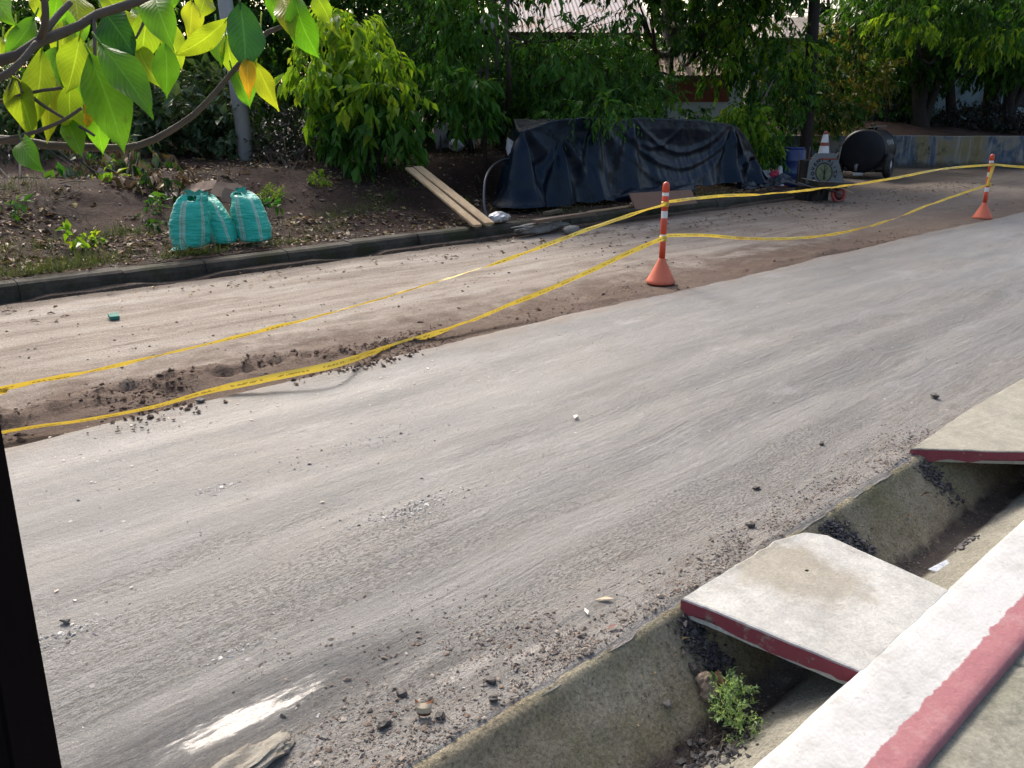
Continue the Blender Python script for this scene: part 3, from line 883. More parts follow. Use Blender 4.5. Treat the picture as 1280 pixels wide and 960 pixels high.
def sack(label, base, w, dpt, h, lean, rz, seed, flop=0.0, tied=0.4):
    root = thing('woven_sack', label, 'sack', base, rz, 'green woven sacks by the kerb')
    nu, nv = 72, 46
    u = np.arange(nu) / nu * 2 * math.pi
    t = np.linspace(0, 1, nv)
    prof = np.interp(t, [0, .03, .1, .3, .55, .75, .86, .93, 1.0], [.35, .86, 1.0, 1.04, .98, .86, .78, .70, tied])
    zz = np.interp(t, [0, .03, 1], [0.0, 0.015, 1.0]) * h
    e = 2 / 2.7
    cx = np.sign(np.cos(u)) * np.abs(np.cos(u)) ** e
    cy = np.sign(np.sin(u)) * np.abs(np.sin(u)) ** e
    U, T = np.meshgrid(u, t, indexing='ij')
    cu, su = np.cos(U), np.sin(U)
    wr = 0.045 * fbm(cu * 1.6 + 5, T * 9 + su * 1.6, seed, 4) + 0.030 * fbm(cu * 1.2 + 9, T * 20 + su, seed + 5, 3) + 0.11 * fbm(cu * .9, T * 2.5 + su * .9, seed + 9, 2)
    ruf = sm(.84, 1, T) * 0.07 * np.sin(U * 9 + 3 * np.sin(U * 2 + seed))
    r = prof[None] + wr / 0.25 * (1 - .3 * sm(.8, 1, T)) * .32 + ruf
    X = cx[:, None] * r * w / 2 + lean[0] * T ** 1.3 + flop * sm(.86, 1, T) * .1
    Y = cy[:, None] * r * dpt / 2 + lean[1] * T ** 1.3
    Z = zz[None] + 0.02 * np.sin(U * 3 + seed) * sm(.8, 1, T) - 0.05 * (np.abs(cx[:, None]) < .5) * sm(.9, 1, T)
    V = np.stack([X, Y, Z], -1).reshape(-1, 3)
    UV = np.stack([np.broadcast_to(U / (2 * math.pi), U.shape), T], -1).reshape(-1, 2)
    q = grid_faces(nu, nv, True)
    UV2 = UV.copy()
    o = npmesh('sack_body', V, q, M['sack'], None, uv=UV2)
    ul = o.data.uv_layers[0].data                      # seam: last column wraps to 1
    arr = np.empty(len(ul) * 2, np.float32); ul.foreach_get('uv', arr); arr = arr.reshape(-1, 4, 2)
    wrap = (arr[:, :, 0].max(1) - arr[:, :, 0].min(1)) > .5
    a = arr[wrap]; a[:, :, 0] = np.where(a[:, :, 0] < .5, a[:, :, 0] + 1, a[:, :, 0]); arr[wrap] = a
    ul.foreach_set('uv', arr.ravel())
    o.parent = root
    # the folded mouth
    mb = MB()
    top = np.array([lean[0] + flop * .1, lean[1], h])
    vv, ff = [], []
    for k in range(15):
        an = 2 * math.pi * k / 14
        r0, r1 = 0.9, 1.15 + 0.35 * float(fbm(k * .9, seed, 160, 2))
        for rr, dz in ((tied * .97, -.01), (tied * .75, .02), (tied * .72 * r1, .045 + .04 * float(fbm(k * 1.3, seed, 161, 2)))):
            vv.append((top[0] + math.cos(an) * rr * w / 2, top[1] + math.sin(an) * rr * dpt / 2 * .7, top[2] + dz))
    for k in range(14):
        for j in range(2):
            ff.append((k * 3 + j, (k + 1) * 3 + j, (k + 1) * 3 + j + 1, k * 3 + j + 1))
    mb.add(vv, ff)
    mo = mb.build('sack_mouth', M['sack'], None, smooth=True)
    mo.parent = root
    return root
zb = 0.17
zb = .165
b1, b2, b3 = g(238, 309, zb), g(275, 305, zb), g(310, 303, zb)
rz = AZ - math.pi / 2
sack('upright turquoise woven sack with a turquoise scrap at its foot, leftmost of three', b1, 0.44, 0.38, 0.64, (0.07, 0.05), rz + 0.1, 3, .3, .52)
sack('turquoise sack slumped in the middle, leaning behind its upright neighbour', b2 + np.array([.05, .02, 0]), 0.38, 0.36, 0.59, (-0.23, 0.10), rz - 0.1, 11, -.2, .5)
sack('turquoise woven sack on the right of the three, under the brown flat rubble', b3 + np.array([.12, .04, 0]), 0.44, 0.38, 0.62, (-0.14, 0.08), rz - 0.25, 19, -.5, .42)
mb = MB(); c = g(224, 313, zb)
mb.add([(c[0] - .12, c[1] - .02, zb + .012), (c[0] + .08, c[1] - .08, zb + .014), (c[0] + .14, c[1] + .06, zb + .07), (c[0] - .05, c[1] + .08, zb + .03)], [(0, 1, 2, 3)])
tag(mb.build('plastic_scrap', M['sack']), 'small turquoise plastic scrap spread at the foot of the leftmost sack', 'scrap')

# flat rubble behind the sacks
def lump(mb, c, size, seed, n=2, flat=1.0, mi=0, tilt=None):
    bm = bmesh.new()
    bmesh.ops.create_icosphere(bm, subdivisions=n, radius=1)
    rr = random.Random(seed)
    ph = [rr.uniform(0, 9) for _ in range(4)]
    v = []
    for q in bm.verts:
        p = q.co
        k = 1 + .55 * float(fbm(p.x * 1.9 + ph[0], p.y * 1.9 + p.z * 2.3 + ph[1], seed, 3 if n < 3 else 6))
        w = Vector([math.copysign(abs(t) ** .72, t) for t in p]) * k
        w = Vector((w.x * size[0], w.y * size[1], w.z * size[2]))
        if tilt is not None: w = tilt @ w
        v.append((w.x + c[0], w.y + c[1], w.z + c[2]))
    f = [tuple(x.index for x in q.verts) for q in bm.faces]
    bm.free()
    mb.add(v, f, mi)
    return mb
def irregular_plate(c, rx, ry, th, rot, seed, n=11):
    rr = random.Random(seed)
    bot, top = [], []
    for k in range(n):
        a = 2 * math.pi * k / n
        s = rr.uniform(.82, 1.1)
        q = Vector((rx * s * math.copysign(abs(math.cos(a)) ** .6, math.cos(a)), ry * s * math.copysign(abs(math.sin(a)) ** .6, math.sin(a)), 0))
        for lst, z in ((bot, -th / 2), (top, th / 2)):
            w = rot @ (q * (1 if z < 0 else .97) + Vector((0, 0, z)))
            lst.append((w.x + c[0], w.y + c[1], w.z + c[2]))
    return bot, top
M['card'] = simple('wet_cardboard', (0.17, 0.115, 0.08), 0.85, 0.35, 6, dirt=(0.09, 0.055, 0.04))
M['slate'] = simple('old_board', (0.08, 0.068, 0.054), 0.85, 0.3, 5, dirt=(0.09, 0.08, 0.06), bumps=0.6)
r0 = Matrix.Rotation(rz, 3, 'Z')
root = thing('flat_board', 'grey brown flat board lying on the rubble behind the turquoise sacks', 'board', g(265, 240, .55))
mb = MB(); bt = irregular_plate(g(270, 231, .64), .34, .30, .03, r0 @ Matrix.Rotation(R(19), 3, 'X') @ Matrix.Rotation(R(4), 3, 'Y'), 5); mb.prism(*bt)
mb.build('board', M['slate'], root)
root = thing('cardboard_sheet', 'torn brown cardboard folded under the flat board behind the sacks', 'cardboard', g(285, 250, .5))
for k, (px, py, z, rx, ry, tx, ty) in enumerate(((285, 238, .70, .24, .16, 35, 10), (250, 234, .70, .30, .14, 30, -12), (292, 246, .62, .20, .13, 48, 16), (240, 240, .64, .2, .12, 20, -8))):
    mb = MB(); bt = irregular_plate(g(px, py, z), rx, ry, .012, r0 @ Matrix.Rotation(R(tx), 3, 'X') @ Matrix.Rotation(R(ty), 3, 'Y'), 20 + k, 9); mb.prism(*bt)
    mb.build('flap', M['card'], root)

# grey lamp pole behind the sacks
M['pole'] = simple('galvanised_pole', (0.36, 0.37, 0.37), 0.55, 0.15, 6, dirt=(0.2, 0.19, 0.17), bumps=0.2, dscale=1.5)
b = g(312, 213, .72)
root = thing('utility_pole', 'grey round metal pole rising from the bank behind the sacks', 'pole', b)
top = np.array([b[0] - .28, b[1] + .1, 7.2])
mb = MB(); mb.tube([b - np.array([0, 0, .3]), b + (top - b) * .5, top], [.150, .125, .095], 20); mb.build('shaft', M['pole'], root, smooth=True)
mb = MB(); mb.tube([top, top + np.array([.5, -1.0, .25]), top + np.array([.9, -1.8, .3])], .03, 8); mb.build('arm', M['pole'], root, smooth=True)

# two planks sloping down the bank
def plank_mat():
    m = NT('plank_wood')
    f = m.noise(2.0, 8, 0.65, m.mapping((2, 14, 14)))
    col = m.ramp(f, [(0.3, (0.22, 0.15, 0.085)), (0.55, (0.38, 0.275, 0.16)), (0.75, (0.47, 0.36, 0.22))])
    return m.fin(col, 0.7, m.bump(f, 0.5, 0.004), 0.3)
M['plank'] = plank_mat()
def plank(label, a, b, w, th, off, grp):
    a, b = Vector(a), Vector(b)
    d = b - a; L = d.length; d.normalize()
    s = d.cross(Vector((0, 0, 1))).normalized(); n = s.cross(d)
    rot = Matrix((d, s, n)).transposed()
    mb = MB(); c = (a + b) / 2 + s * off
    mb.box((0, 0, 0), (L, w, th))
    o = mb.build('wooden_plank', M['plank'], bevel=.004)
    o.matrix_world = Matrix.Translation(c) @ rot.to_4x4()
    return tag(o, label, 'plank', grp)
pa, pb = g(517, 209, .86), g(606, 280, .19)
plank('long pale wooden plank sloping down the dirt bank, the right one of the pair', pa, pb, .17, .035, -.075, 'planks laid down the bank')
plank('long pale wooden plank sloping down the dirt bank, the left one of the pair', pa + np.array([-.02, -.03, -.012]), pb + np.array([-.07, -.04, -.012]), .14, .035, .088, 'planks laid down the bank')

# black hose standing in a loop beside the tarp
hp = [aty(612, 281, 10.35), aty(606, 262, 10.5), aty(605, 240, 10.7), aty(608, 220, 10.9), aty(618, 206, 11.1), aty(634, 199, 11.3), aty(652, 201, 11.5)]
C, _ = resample(hp, 40)
mb = MB(); mb.tube(C, .022, 10)
tag(mb.build('hose', simple('black_hose', (0.05, 0.055, 0.06), 0.35, .2, 5, bumps=.1, spec=.5), smooth=True), 'black hose bent in an arc from the kerb to the tarp', 'hose')

# crumpled white bag and pale sheet by the tarp
def crumple(name, c, size, seed, mat, label, cat):
    bm = bmesh.new(); bmesh.ops.create_icosphere(bm, subdivisions=3, radius=1)
    V = np.array([q.co for q in bm.verts]); Fc = np.array([[x.index for x in q.verts] for q in bm.faces]); bm.free()
    k = 1 + .55 * fbm(V[:, 0] * 2 + seed, V[:, 1] * 2 + V[:, 2] * 2.3, seed, 4)
    o = npmesh(name, V * k[:, None] * np.array(size) + np.array(c), Fc, mat, smooth=False)
    return tag(o, label, cat)
M['whiteplastic'] = simple('white_plastic', (0.52, 0.52, 0.53), 0.4, .12, 8, dirt=(0.28, 0.26, 0.24), bumps=.2)
crumple('plastic_bag', g(624, 272, .22), (.20, .12, .08), 3, M['whiteplastic'], 'crumpled whitish plastic bag on the kerb at the lower end of the hose', 'bag')
mb = MB(); q = [aty(635, 172, 11.4), aty(643, 178, 11.3), aty(642, 192, 11.3), aty(636, 196, 11.4), aty(633, 186, 11.5)]
mb.prism([tuple(p) for p in q], [tuple(p + np.array([.02, .04, 0])) for p in q])
tag(mb.build('sheet_offcut', M['whiteplastic']), 'pale curved sheet offcut sticking out beside the left end of the tarp', 'offcut')

# the tarp over the pile, and what shows under it
def tarp():
    root = thing('tarpaulin', 'large black plastic tarpaulin draped in folds over a long pile beside the kerb', 'tarpaulin', (13.3, 11.3, .15))
    cols = [(646, 166, 272), (668, 160, 274), (690, 151, 270), (712, 148, 262), (745, 148, 256), (790, 149, 251), (830, 148, 248), (870, 150, 246), (905, 153, 243), (922, 158, 242), (936, 176, 241), (948, 205, 240), (962, 232, 240)]
    Yt, Yb = 10.62, 10.36
    fx = np.array([aty(a, b_, Yt)[0] for a, b_, c_ in cols]); fz = np.array([aty(a, b_, Yt)[2] for a, b_, c_ in cols])
    bx = np.array([g(a, c_, .15)[0] for a, b_, c_ in cols])
    # plan outline: back left -> front left -> front -> right -> back right
    plan = [(fx[0] + 1.5, 12.35), (fx[0] + .75, 11.5), (fx[0] + .12, 10.70)] + [(x, Yt) for x in np.linspace(fx[0] + .22, fx[-1] - .2, 30)] + [(fx[-1], 10.75), (fx[-1] - .1, 11.5), (fx[-1] - .35, 12.35)]
    C, s = resample([(a, b_, 0) for a, b_ in plan], 420)
    d = np.gradient(C, axis=0); d /= np.linalg.norm(d, axis=1, keepdims=True)
    N = np.stack([d[:, 1], -d[:, 0], d[:, 2]], -1)
    topz = np.interp(C[:, 0], fx, fz) + .045 * fbm(C[:, 0] * 1.3, C[:, 1] * .5, 178, 3)
    nv = 64
    v = np.linspace(0, 1, nv)
    U, Vv = np.meshgrid(C[:, 0] - fx[0] + (C[:, 1] - 10.6) * .25, v, indexing='ij')
    L = fx[-1] - fx[0]
    off = 0.0 + 0.22 * Vv ** 1.6
    side = np.exp(-(U / 1.1) ** 2)
    off = off + 0.10 * side * Vv ** 2
    def gather(u0, v0, w, amp, fq):
        a = (U - u0) / (0.12 + np.clip(Vv - v0, 0, 1) * .9)
        return amp * np.cos(fq * a + .7 * np.sin(a * 2 + u0)) * np.exp(-(a / w) ** 2) * sm(v0, v0 + .25, Vv)
    off = off + gather(1.05, .22, 1.2, .105, 5.5) + gather(.15, .0, 1.2, .10, 4.5) + gather(2.0, 0, .9, .06, 6.0) + gather(6.35, .05, .9, .10, 5.0) + gather(7.4, .1, 1.0, .10, 5.0) + gather(3.0, .0, .8, .05, 6.5)
    for um, hw, sag, v0, amp, w in ((4.5, 1.9, .60, .10, .030, .055), (4.6, 1.5, .42, .06, .026, .045), (4.4, 2.1, .8, .14, .03, .08), (3.6, 1.0, .35, .05, .018, .04)):
        q = np.clip((U - um) / hw, -1.4, 1.4)
        vs = v0 + sag * (1 - q * q)
        off = off + amp * np.exp(-((Vv - vs) / w) ** 2) * np.exp(-(q / .95) ** 6)
    belly = np.exp(-((U - 4.6) / 1.7) ** 2) * np.sin(np.clip((Vv - .15) / .85, 0, 1) * math.pi)
    off = off - .07 * belly
    off = off + .020 * fbm(U * 2.2, Vv * 3, 170, 4) + .012 * fbm(U * 9, Vv * 2.4, 171, 3) * (.4 + Vv)
    off = off + .035 * np.exp(-((U - 2.15) / .03) ** 2) * sm(.1, .9, Vv)
    P = C[:, None, :] + N[:, None, :] * off[..., None]
    bot = 0.20 + .10 * sm(1.6, 2.4, U[:, :1]) - .08 * sm(6.4, 7.2, U[:, :1]) + .025 * fbm(U[:, :1] * 3, 0 * U[:, :1], 172, 3)
    hem = .05 * np.sin(U * 7) * sm(.9, 1, Vv) * (side + .2)
    Z = topz[:, None] * (1 - Vv) + bot * Vv + hem * .6
    P[..., 2] = Z
    # cap rows, from the centre line outwards to the edge
    cen = C.mean(0); capn = 14
    t = np.linspace(0, 1, capn, endpoint=False)[None, :]
    yc = 11.55
    cx = np.clip(C[:, :1], fx[0] + .9, fx[-1] - .9)
    capx = cx + (P[:, :1, 0] - cx) * t; capy = yc + (P[:, :1, 1] - yc) * t
    cz = np.interp(capx, fx, fz)
    capz = cz * 1.0 + (topz[:, None] - cz) * t - .03 * (1 - t) + .03 * fbm(capx * 1.6, capy * 1.6, 173, 4) * (1 - t ** 4) + .012 * np.sin(capx * 3.1) * (1 - t)
    cap = np.stack([capx, capy, capz], -1)
    A = np.concatenate([cap, P], 1)
    m = NT('black_plastic')
    h = m.math('ADD', m.noise(5, 7, 0.65, None, 0.8), m.math('MULTIPLY', m.noise(1.0, 5, .6, m.mapping((8, 8, 1.2))), 1.0))
    dust = m.step(m.noise(1.4, 6, .65), .5, .75)
    col = m.mix(dust, (0.002, 0.0058, 0.0135), (0.004, 0.010, 0.023))
    mat = m.fin(col, 0.26, m.bump(h, 0.4, 0.025), 0.25)
    m.b.inputs['Specular Tint'].default_value = (.68, .84, 1, 1)
    npmesh('tarp_sheet', A.reshape(-1, 3), grid_faces(len(C), capn + nv), mat, root)
    # second layer gathered along the ground
    n2, k2 = 200, 16
    px = np.linspace(fx[0] + 1.9, fx[0] + 4.7, n2)
    T = np.linspace(0, 1, k2)
    X2, T2 = np.meshgrid(px, T, indexing='ij')
    en = sm(0, .5, X2 - px[0]) * sm(0, .8, px[-1] - X2)
    Y2 = 10.42 - .16 * T2 - .10 * en * np.sin(T2 * math.pi)
    Z2 = .36 - .20 * T2 * (0.7 + .3 * en) + .05 * en * fbm(X2 * 2.6 + T2 * 2, T2 * 2.2, 175, 4) + .035 * np.sin(X2 * 4 + T2 * 5) * np.sin(T2 * math.pi)
    npmesh('tarp_hem', np.stack([X2, Y2, Z2], -1).reshape(-1, 3), grid_faces(n2, k2), mat, root)
    px = np.linspace(fx[0] + 6.4, fx[-1] + .9, n2)
    X2, T2 = np.meshgrid(px, T, indexing='ij')
    en = sm(0, .4, X2 - px[0]) * sm(0, .5, px[-1] - X2)
    Y2 = 10.55 - .30 * T2 + .06 * fbm(X2 * 2, T2, 177, 3)
    Z2 = .12 + en * (.30 * np.sin(T2 * math.pi * .5 + math.pi / 2) * (0.6 + .4 * np.sin(X2 * 2.1)) + .10 * fbm(X2 * 3.2 + T2, T2 * 4, 176, 4)) + .03
    npmesh('tarp_hem', np.stack([X2, Y2, Z2], -1).reshape(-1, 3), grid_faces(n2, k2), mat, root)
    return fx
FX = tarp()
M['grime'] = simple('old_timber', (0.14, 0.10, 0.07), 0.85, .4, 6, bumps=.6)
def timber(a, b, w, h, label, mat='grime', name='timber_beam'):
    a, b = Vector([float(k) for k in a]), Vector([float(k) for k in b]); d = (b - a); L = d.length; d.normalize()
    s = d.cross(Vector((0, 0, 1))).normalized(); n = s.cross(d)
    mb = MB(); mb.box((0, 0, 0), (L, w, h)); o = mb.build(name, M[mat], bevel=.006)
    o.matrix_world = Matrix.Translation((a + b) / 2) @ Matrix((d, s, n)).transposed().to_4x4()
    return tag(o, label, 'timber')
timber(g(668, 277, .19), g(742, 266, .19), .12, .05, 'weathered timber lying along the kerb under the left end of the tarp')
timber(g(735, 265, .20), g(800, 256, .21), .05, .03, 'thin pale batten lying along the kerb beneath the middle of the tarp', 'plank')
timber(g(700, 283, .0) + np.array([0, .35, .17]), g(700, 283, 0) + np.array([.5, .5, .17]), .10, .06, 'short dark timber end beneath the left part of the tarp')
mb = MB(); ca, cb_ = g(795, 262, .17), g(872, 254, .17)
dirv = (cb_ - ca) / np.linalg.norm(cb_ - ca); dp = np.array([-dirv[1], dirv[0], 0])
mb.prism([tuple(ca), tuple(cb_), tuple(cb_ + dp * .03), tuple(ca + dp * .03)], [tuple(ca + [0, .16, .26]), tuple(cb_ + [0, .16, .23]), tuple(cb_ + dp * .03 + [0, .16, .23]), tuple(ca + dp * .03 + [0, .16, .26])])
tag(mb.build('plywood_sheet', simple('brown_ply', (0.19, 0.105, 0.068), .75, .2, 4), bevel=.004), 'reddish brown board leaning on the kerb below the tarp behind the nearer orange post', 'board')
M['rock'] = concrete('grey_rock', (0.22, 0.21, 0.19), (0.10, 0.095, 0.085), None, 4)
mb = MB(); c = g(672, 289, .02); lump(mb, c + np.array([0, 0, .05]), (.55, .10, .075), 31, n=4, tilt=Matrix.Rotation(R(2), 3, 'Z'))
tag(mb.build('kerb_stone', M['rock']), 'broken length of grey kerb stone lying in the gutter below the tarp', 'stone')
mb = MB(); lump(mb, g(713, 287, .04), (.12, .09, .06), 33); tag(mb.build('stone', M['rock'], smooth=True), 'small round pale stone in the gutter beside the broken kerb stone', 'stone')

# ---------------------------------------------------------------- work site gear
M['bluebarrel'] = simple('blue_plastic', (0.008, 0.022, 0.11), 0.4, .2, 5, dirt=(0.03, 0.05, 0.12), bumps=.1, spec=.5)
M['black'] = simple('black_rubber', (0.012, 0.012, 0.013), .7, .3, 8, dirt=(0.05, 0.04, 0.03))
M['tanksteel'] = simple('black_tank_paint', (0.006, 0.007, 0.011), .5, .3, 4, dirt=(0.014, 0.014, 0.017), bumps=.15, spec=.3)
M['white'] = simple('white_paint', (0.6, 0.6, 0.58), .5, .1, 8, dirt=(0.35, 0.33, 0.3))
M['redwheel'] = simple('red_wheel_paint', (0.36, 0.045, 0.04), .55, .2, 8, dirt=(0.15, 0.06, 0.05))
M['steel'] = simple('dull_steel', (0.16, 0.165, 0.165), .45, .3, 7, metal=.5, dirt=(0.12, 0.09, 0.07))
M['conered'] = simple('dull_cone_orange', (0.22, 0.05, 0.03), .6, .2, 7, dirt=(0.1, 0.05, 0.04))

b = g(988, 232, 0)
root = thing('barrel', 'dark blue plastic drum standing between the leafy shrub and the utility pole', 'barrel', b)
mb = MB(); mb.lathe([(.26, 0), (.285, .02), (.29, .28), (.30, .30), (.30, .33), (.29, .35), (.29, .58), (.30, .60), (.30, .63), (.29, .65), (.285, .84), (.25, .88), (.24, .88)], b, 32); mb.build('drum', M['bluebarrel'], root, smooth=True)
mb = MB(); mb.lathe([(.245, .885), (.255, .89), (.255, .915), (.23, .925)], b, 32); mb.build('lid', M['bluebarrel'], root, smooth=True)
b = g(975, 232, 0) + np.array([-.25, -.1, 0])
root = thing('warning_cone', 'small white and red cone standing at the left of the blue drum', 'cone', b)
mb = MB(); mb.lathe([(.14, 0), (.13, .05), (.085, .28), (.05, .48), (.045, .49)], b, 20); mb.build('cone_body', M['white'], root, smooth=True)
mb = MB(); mb.box((b[0], b[1], .012), (.32, .32, .024)); mb.build('base', M['conered'], root)
crumple('jerrycan', g(1000, 226, .14), (.10, .08, .15), 6, M['white'], 'whitish plastic canister at the right foot of the blue drum', 'canister')
crumple('rag', g(967, 225, .22), (.16, .12, .2), 9, simple('red_cloth', (0.34, 0.02, 0.045), .8, .3), 'crimson cloth heap between the tarp end and the small white cone', 'cloth')
crumple('plastic_bundle', g(955, 223, .25), (.35, .2, .16), 14, simple('grey_plastic', (0.17, 0.19, 0.19), .4, .3), 'grey plastic bundle lying behind the right end of the tarp', 'bundle')

# wheelbarrow with a stencilled board and a cone in it
b = g(1030, 252, -.03)
bx = Matrix.Rotation(AZ - math.pi / 2 + R(12), 3, 'Z')
def L(x, y, z):
    q = bx @ Vector((x, y, 0)); return (b[0] + q.x, b[1] + q.y, b[2] + z)
root = thing('wheelbarrow', 'wheelbarrow with a red wheel and grey tray at the dirt edge, carrying a round-lettered board', 'wheelbarrow', b)
mb = MB()
tb, tt = [L(-.26, -.2, .30), L(.30, -.2, .26), L(.30, .2, .26), L(-.26, .2, .30)], [L(-.40, -.30, .44), L(.46, -.30, .40), L(.46, .30, .42), L(-.40, .30, .46)]
mb.add(tb + tt, [(0, 1, 2, 3), (0, 1, 5, 4), (1, 2, 6, 5), (2, 3, 7, 6), (3, 0, 4, 7)])
mb.tube([tt[0], tt[1], tt[2], tt[3], tt[0]], .012, 8)
mb.build('tray', M['steel'], root)
wc = L(.28, -.05, .155)
rotw = bx @ Matrix.Rotation(R(78), 3, 'X') @ Matrix.Rotation(R(10), 3, 'Y')
mb = MB()
ring = [(.155 + .035 * math.cos(t), .035 * math.sin(t)) for t in np.linspace(0, 2 * math.pi, 11)]
mb.lathe(ring, wc, 28, rot=rotw, cap=False); tyre = mb.build('tyre', M['redwheel'], root, smooth=True)
mb = MB(); mb.lathe([(.125, -.02), (.06, -.035), (.03, -.05), (.03, .05), (.06, .035), (.125, .02)], wc, 24, rot=rotw); mb.build('rim', M['conered'], tyre, smooth=True)
for s in (-1, 1):
    mb = MB(); mb.tube([L(.30, s * .10 - .05, .16), L(0, s * .16, .27), L(-.45, s * .24, .32), L(-.8, s * .27, .42)], .014, 8); mb.build('handle', M['steel'], root)
    mb = MB(); mb.tube([L(-.24, s * .17, .30), L(-.30, s * .18, .0), L(-.18, s * .18, .0), L(-.12, s * .17, .29)], .012, 8); mb.build('leg', M['black'], root)
mb = MB(); mb.tube([L(.10, -.32, .33), L(.38, -.42, .20)], .012, 6); mb.tube([L(-.1, -.34, .32), L(.10, -.32, .33)], .012, 6); 
tag(mb.build('wooden_stick', M['plank']), 'thin wooden stick poking out below the wheelbarrow tray', 'stick')

def to_mesh(o, root):
    me = bpy.data.meshes.new_from_object(o)
    n = bpy.data.objects.new('letter', me); COL.objects.link(n)
    n.matrix_world = o.matrix_world.copy()
    n.parent = root; n.matrix_parent_inverse = Matrix.Translation(root.location).inverted()
    cu = o.data; bpy.data.objects.remove(o); bpy.data.curves.remove(cu)
# board: trapezoid plate with ring of letters around a painted tree
def board_pt(x, z, y=0.0): return L(x, .05 + y + z * .16, .37 + z)
root = thing('lettered_board', 'grey board with dark letters arched round a painted tree, set in the wheelbarrow', 'board', L(0, 0, .43))
ol = [(-.42, 0.0), (.46, -.01), (.36, .30), (.22, .60), (-.22, .60), (-.36, .42)]
mb = MB(); mb.prism([board_pt(x, z, 0) for x, z in ol], [board_pt(x, z, .03) for x, z in ol])
mb.build('panel', simple('grey_board', (0.13, 0.142, 0.14), .7, .3, 6, dirt=(0.07, 0.066, 0.058)), root)
cx_, cz_ = -.03, .22
def disc(r0, r1, off, name, mat):
    mb = MB(); n = 40; v = []
    for k in range(n):
        a = 2 * math.pi * k / n
        for r in (r0, r1): v.append(board_pt(cx_ + r * math.cos(a), cz_ + r * math.sin(a), off))
    f = [(2 * k, 2 * ((k + 1) % n), 2 * ((k + 1) % n) + 1, 2 * k + 1) for k in range(n)]
    if r0 < .001: pass
    mb.add(v, f); return mb.build(name, mat, root)
disc(.175, .20, -.006, 'ring', M['black'])
disc(.0005, .174, -.004, 'picture', simple('painted_sky', (0.13, 0.15, 0.075), .7, .7, 14, dirt=(0.06, 0.04, 0.025), dscale=9))
mb = MB()
def strip(x0, z0, x1, z1, w0, w1):
    mb.add([board_pt(x0 - w0, z0, -.009), board_pt(x0 + w0, z0, -.009), board_pt(x1 + w1, z1, -.009), board_pt(x1 - w1, z1, -.009)], [(0, 1, 2, 3)])
strip(-.03, .07, -.02, .24, .025, .014); strip(-.02, .20, .06, .33, .012, .005); strip(-.02, .20, -.11, .31, .012, .005); strip(-.02, .24, -.03, .36, .012, .004); strip(-.02, .17, .10, .25, .01, .004)
mb.build('picture_tree', M['darktrunk'], root)
for txt, a0, a1 in (('POVENI', 205, 100), ('ALITY', 62, -18)):
    for k, ch in enumerate(txt):
        a = R(a0 + (a1 - a0) * k / (len(txt) - 1))
        cu = bpy.data.curves.new('letter', 'FONT'); cu.body = ch; cu.size = .105; cu.align_x = 'CENTER'; cu.align_y = 'CENTER'; cu.extrude = .002; cu.offset = .004
        o = bpy.data.objects.new('letter', cu); COL.objects.link(o)
        px_, pz_ = cx_ + .255 * math.cos(a), cz_ + .255 * math.sin(a)
        ux = Vector(board_pt(px_ + .1, pz_)) - Vector(board_pt(px_, pz_)); uz = Vector(board_pt(px_, pz_ + .1)) - Vector(board_pt(px_, pz_))
        ux.normalize(); uz.normalize(); nn = ux.cross(uz)
        rm = Matrix((ux, uz, nn)).transposed() @ Matrix.Rotation(a - math.pi / 2, 3, 'Z')
        o.matrix_world = Matrix.Translation(board_pt(px_, pz_, -.008)) @ rm.to_4x4()
        cu.materials.append(M['black'])
        to_mesh(o, root)
# traffic cone on top of the pile behind the board
root = thing('traffic_cone', 'white banded traffic cone perched above the lettered board', 'traffic cone', L(-.03, .25, .95))
c = L(.06, .32, .84)
mb = MB(); mb.lathe([(.155, .03), (.12, .05), (.105, .16), (.078, .33), (.045, .52), (.035, .56), (.02, .57)], c, 24); mb.build('cone_body', M['conered'], root, smooth=True)
for z0, z1, r0, r1 in ((.075, .27, .1205, .089), (.34, .50, .0785, .05)):
    mb = MB(); mb.lathe([(r0, z0), (r1, z1)], c, 24, cap=False); mb.build('white_band', M['white'], root, smooth=True)
mb = MB(); mb.box((c[0], c[1], c[2] + .015), (.42, .42, .035), rot=bx); mb.build('base', M['conered'], root, bevel=.01)
# the crate and scrap that carry it, behind the board
c = L(-.02, .42, 0)
root = thing('tool_crate', 'dark crate of site scrap behind the lettered board, beneath the white cone', 'crate', c)
mb = MB(); mb.box((c[0], c[1] + .03, .41 - .03), (.56, .42, .82), rot=bx); mb.build('crate_body', M['black'], root, bevel=.01)
mb = MB()
for k in range(9):
    rr = random.Random(k); a = L(-.35 + .09 * k, .35 + rr.uniform(-.1, .2), .3); e_ = L(-.45 + .12 * k, .4, .75 + rr.uniform(0, .35)); mb.tube([a, e_], .012, 6)
mb.build('rods', M['steel'], root)

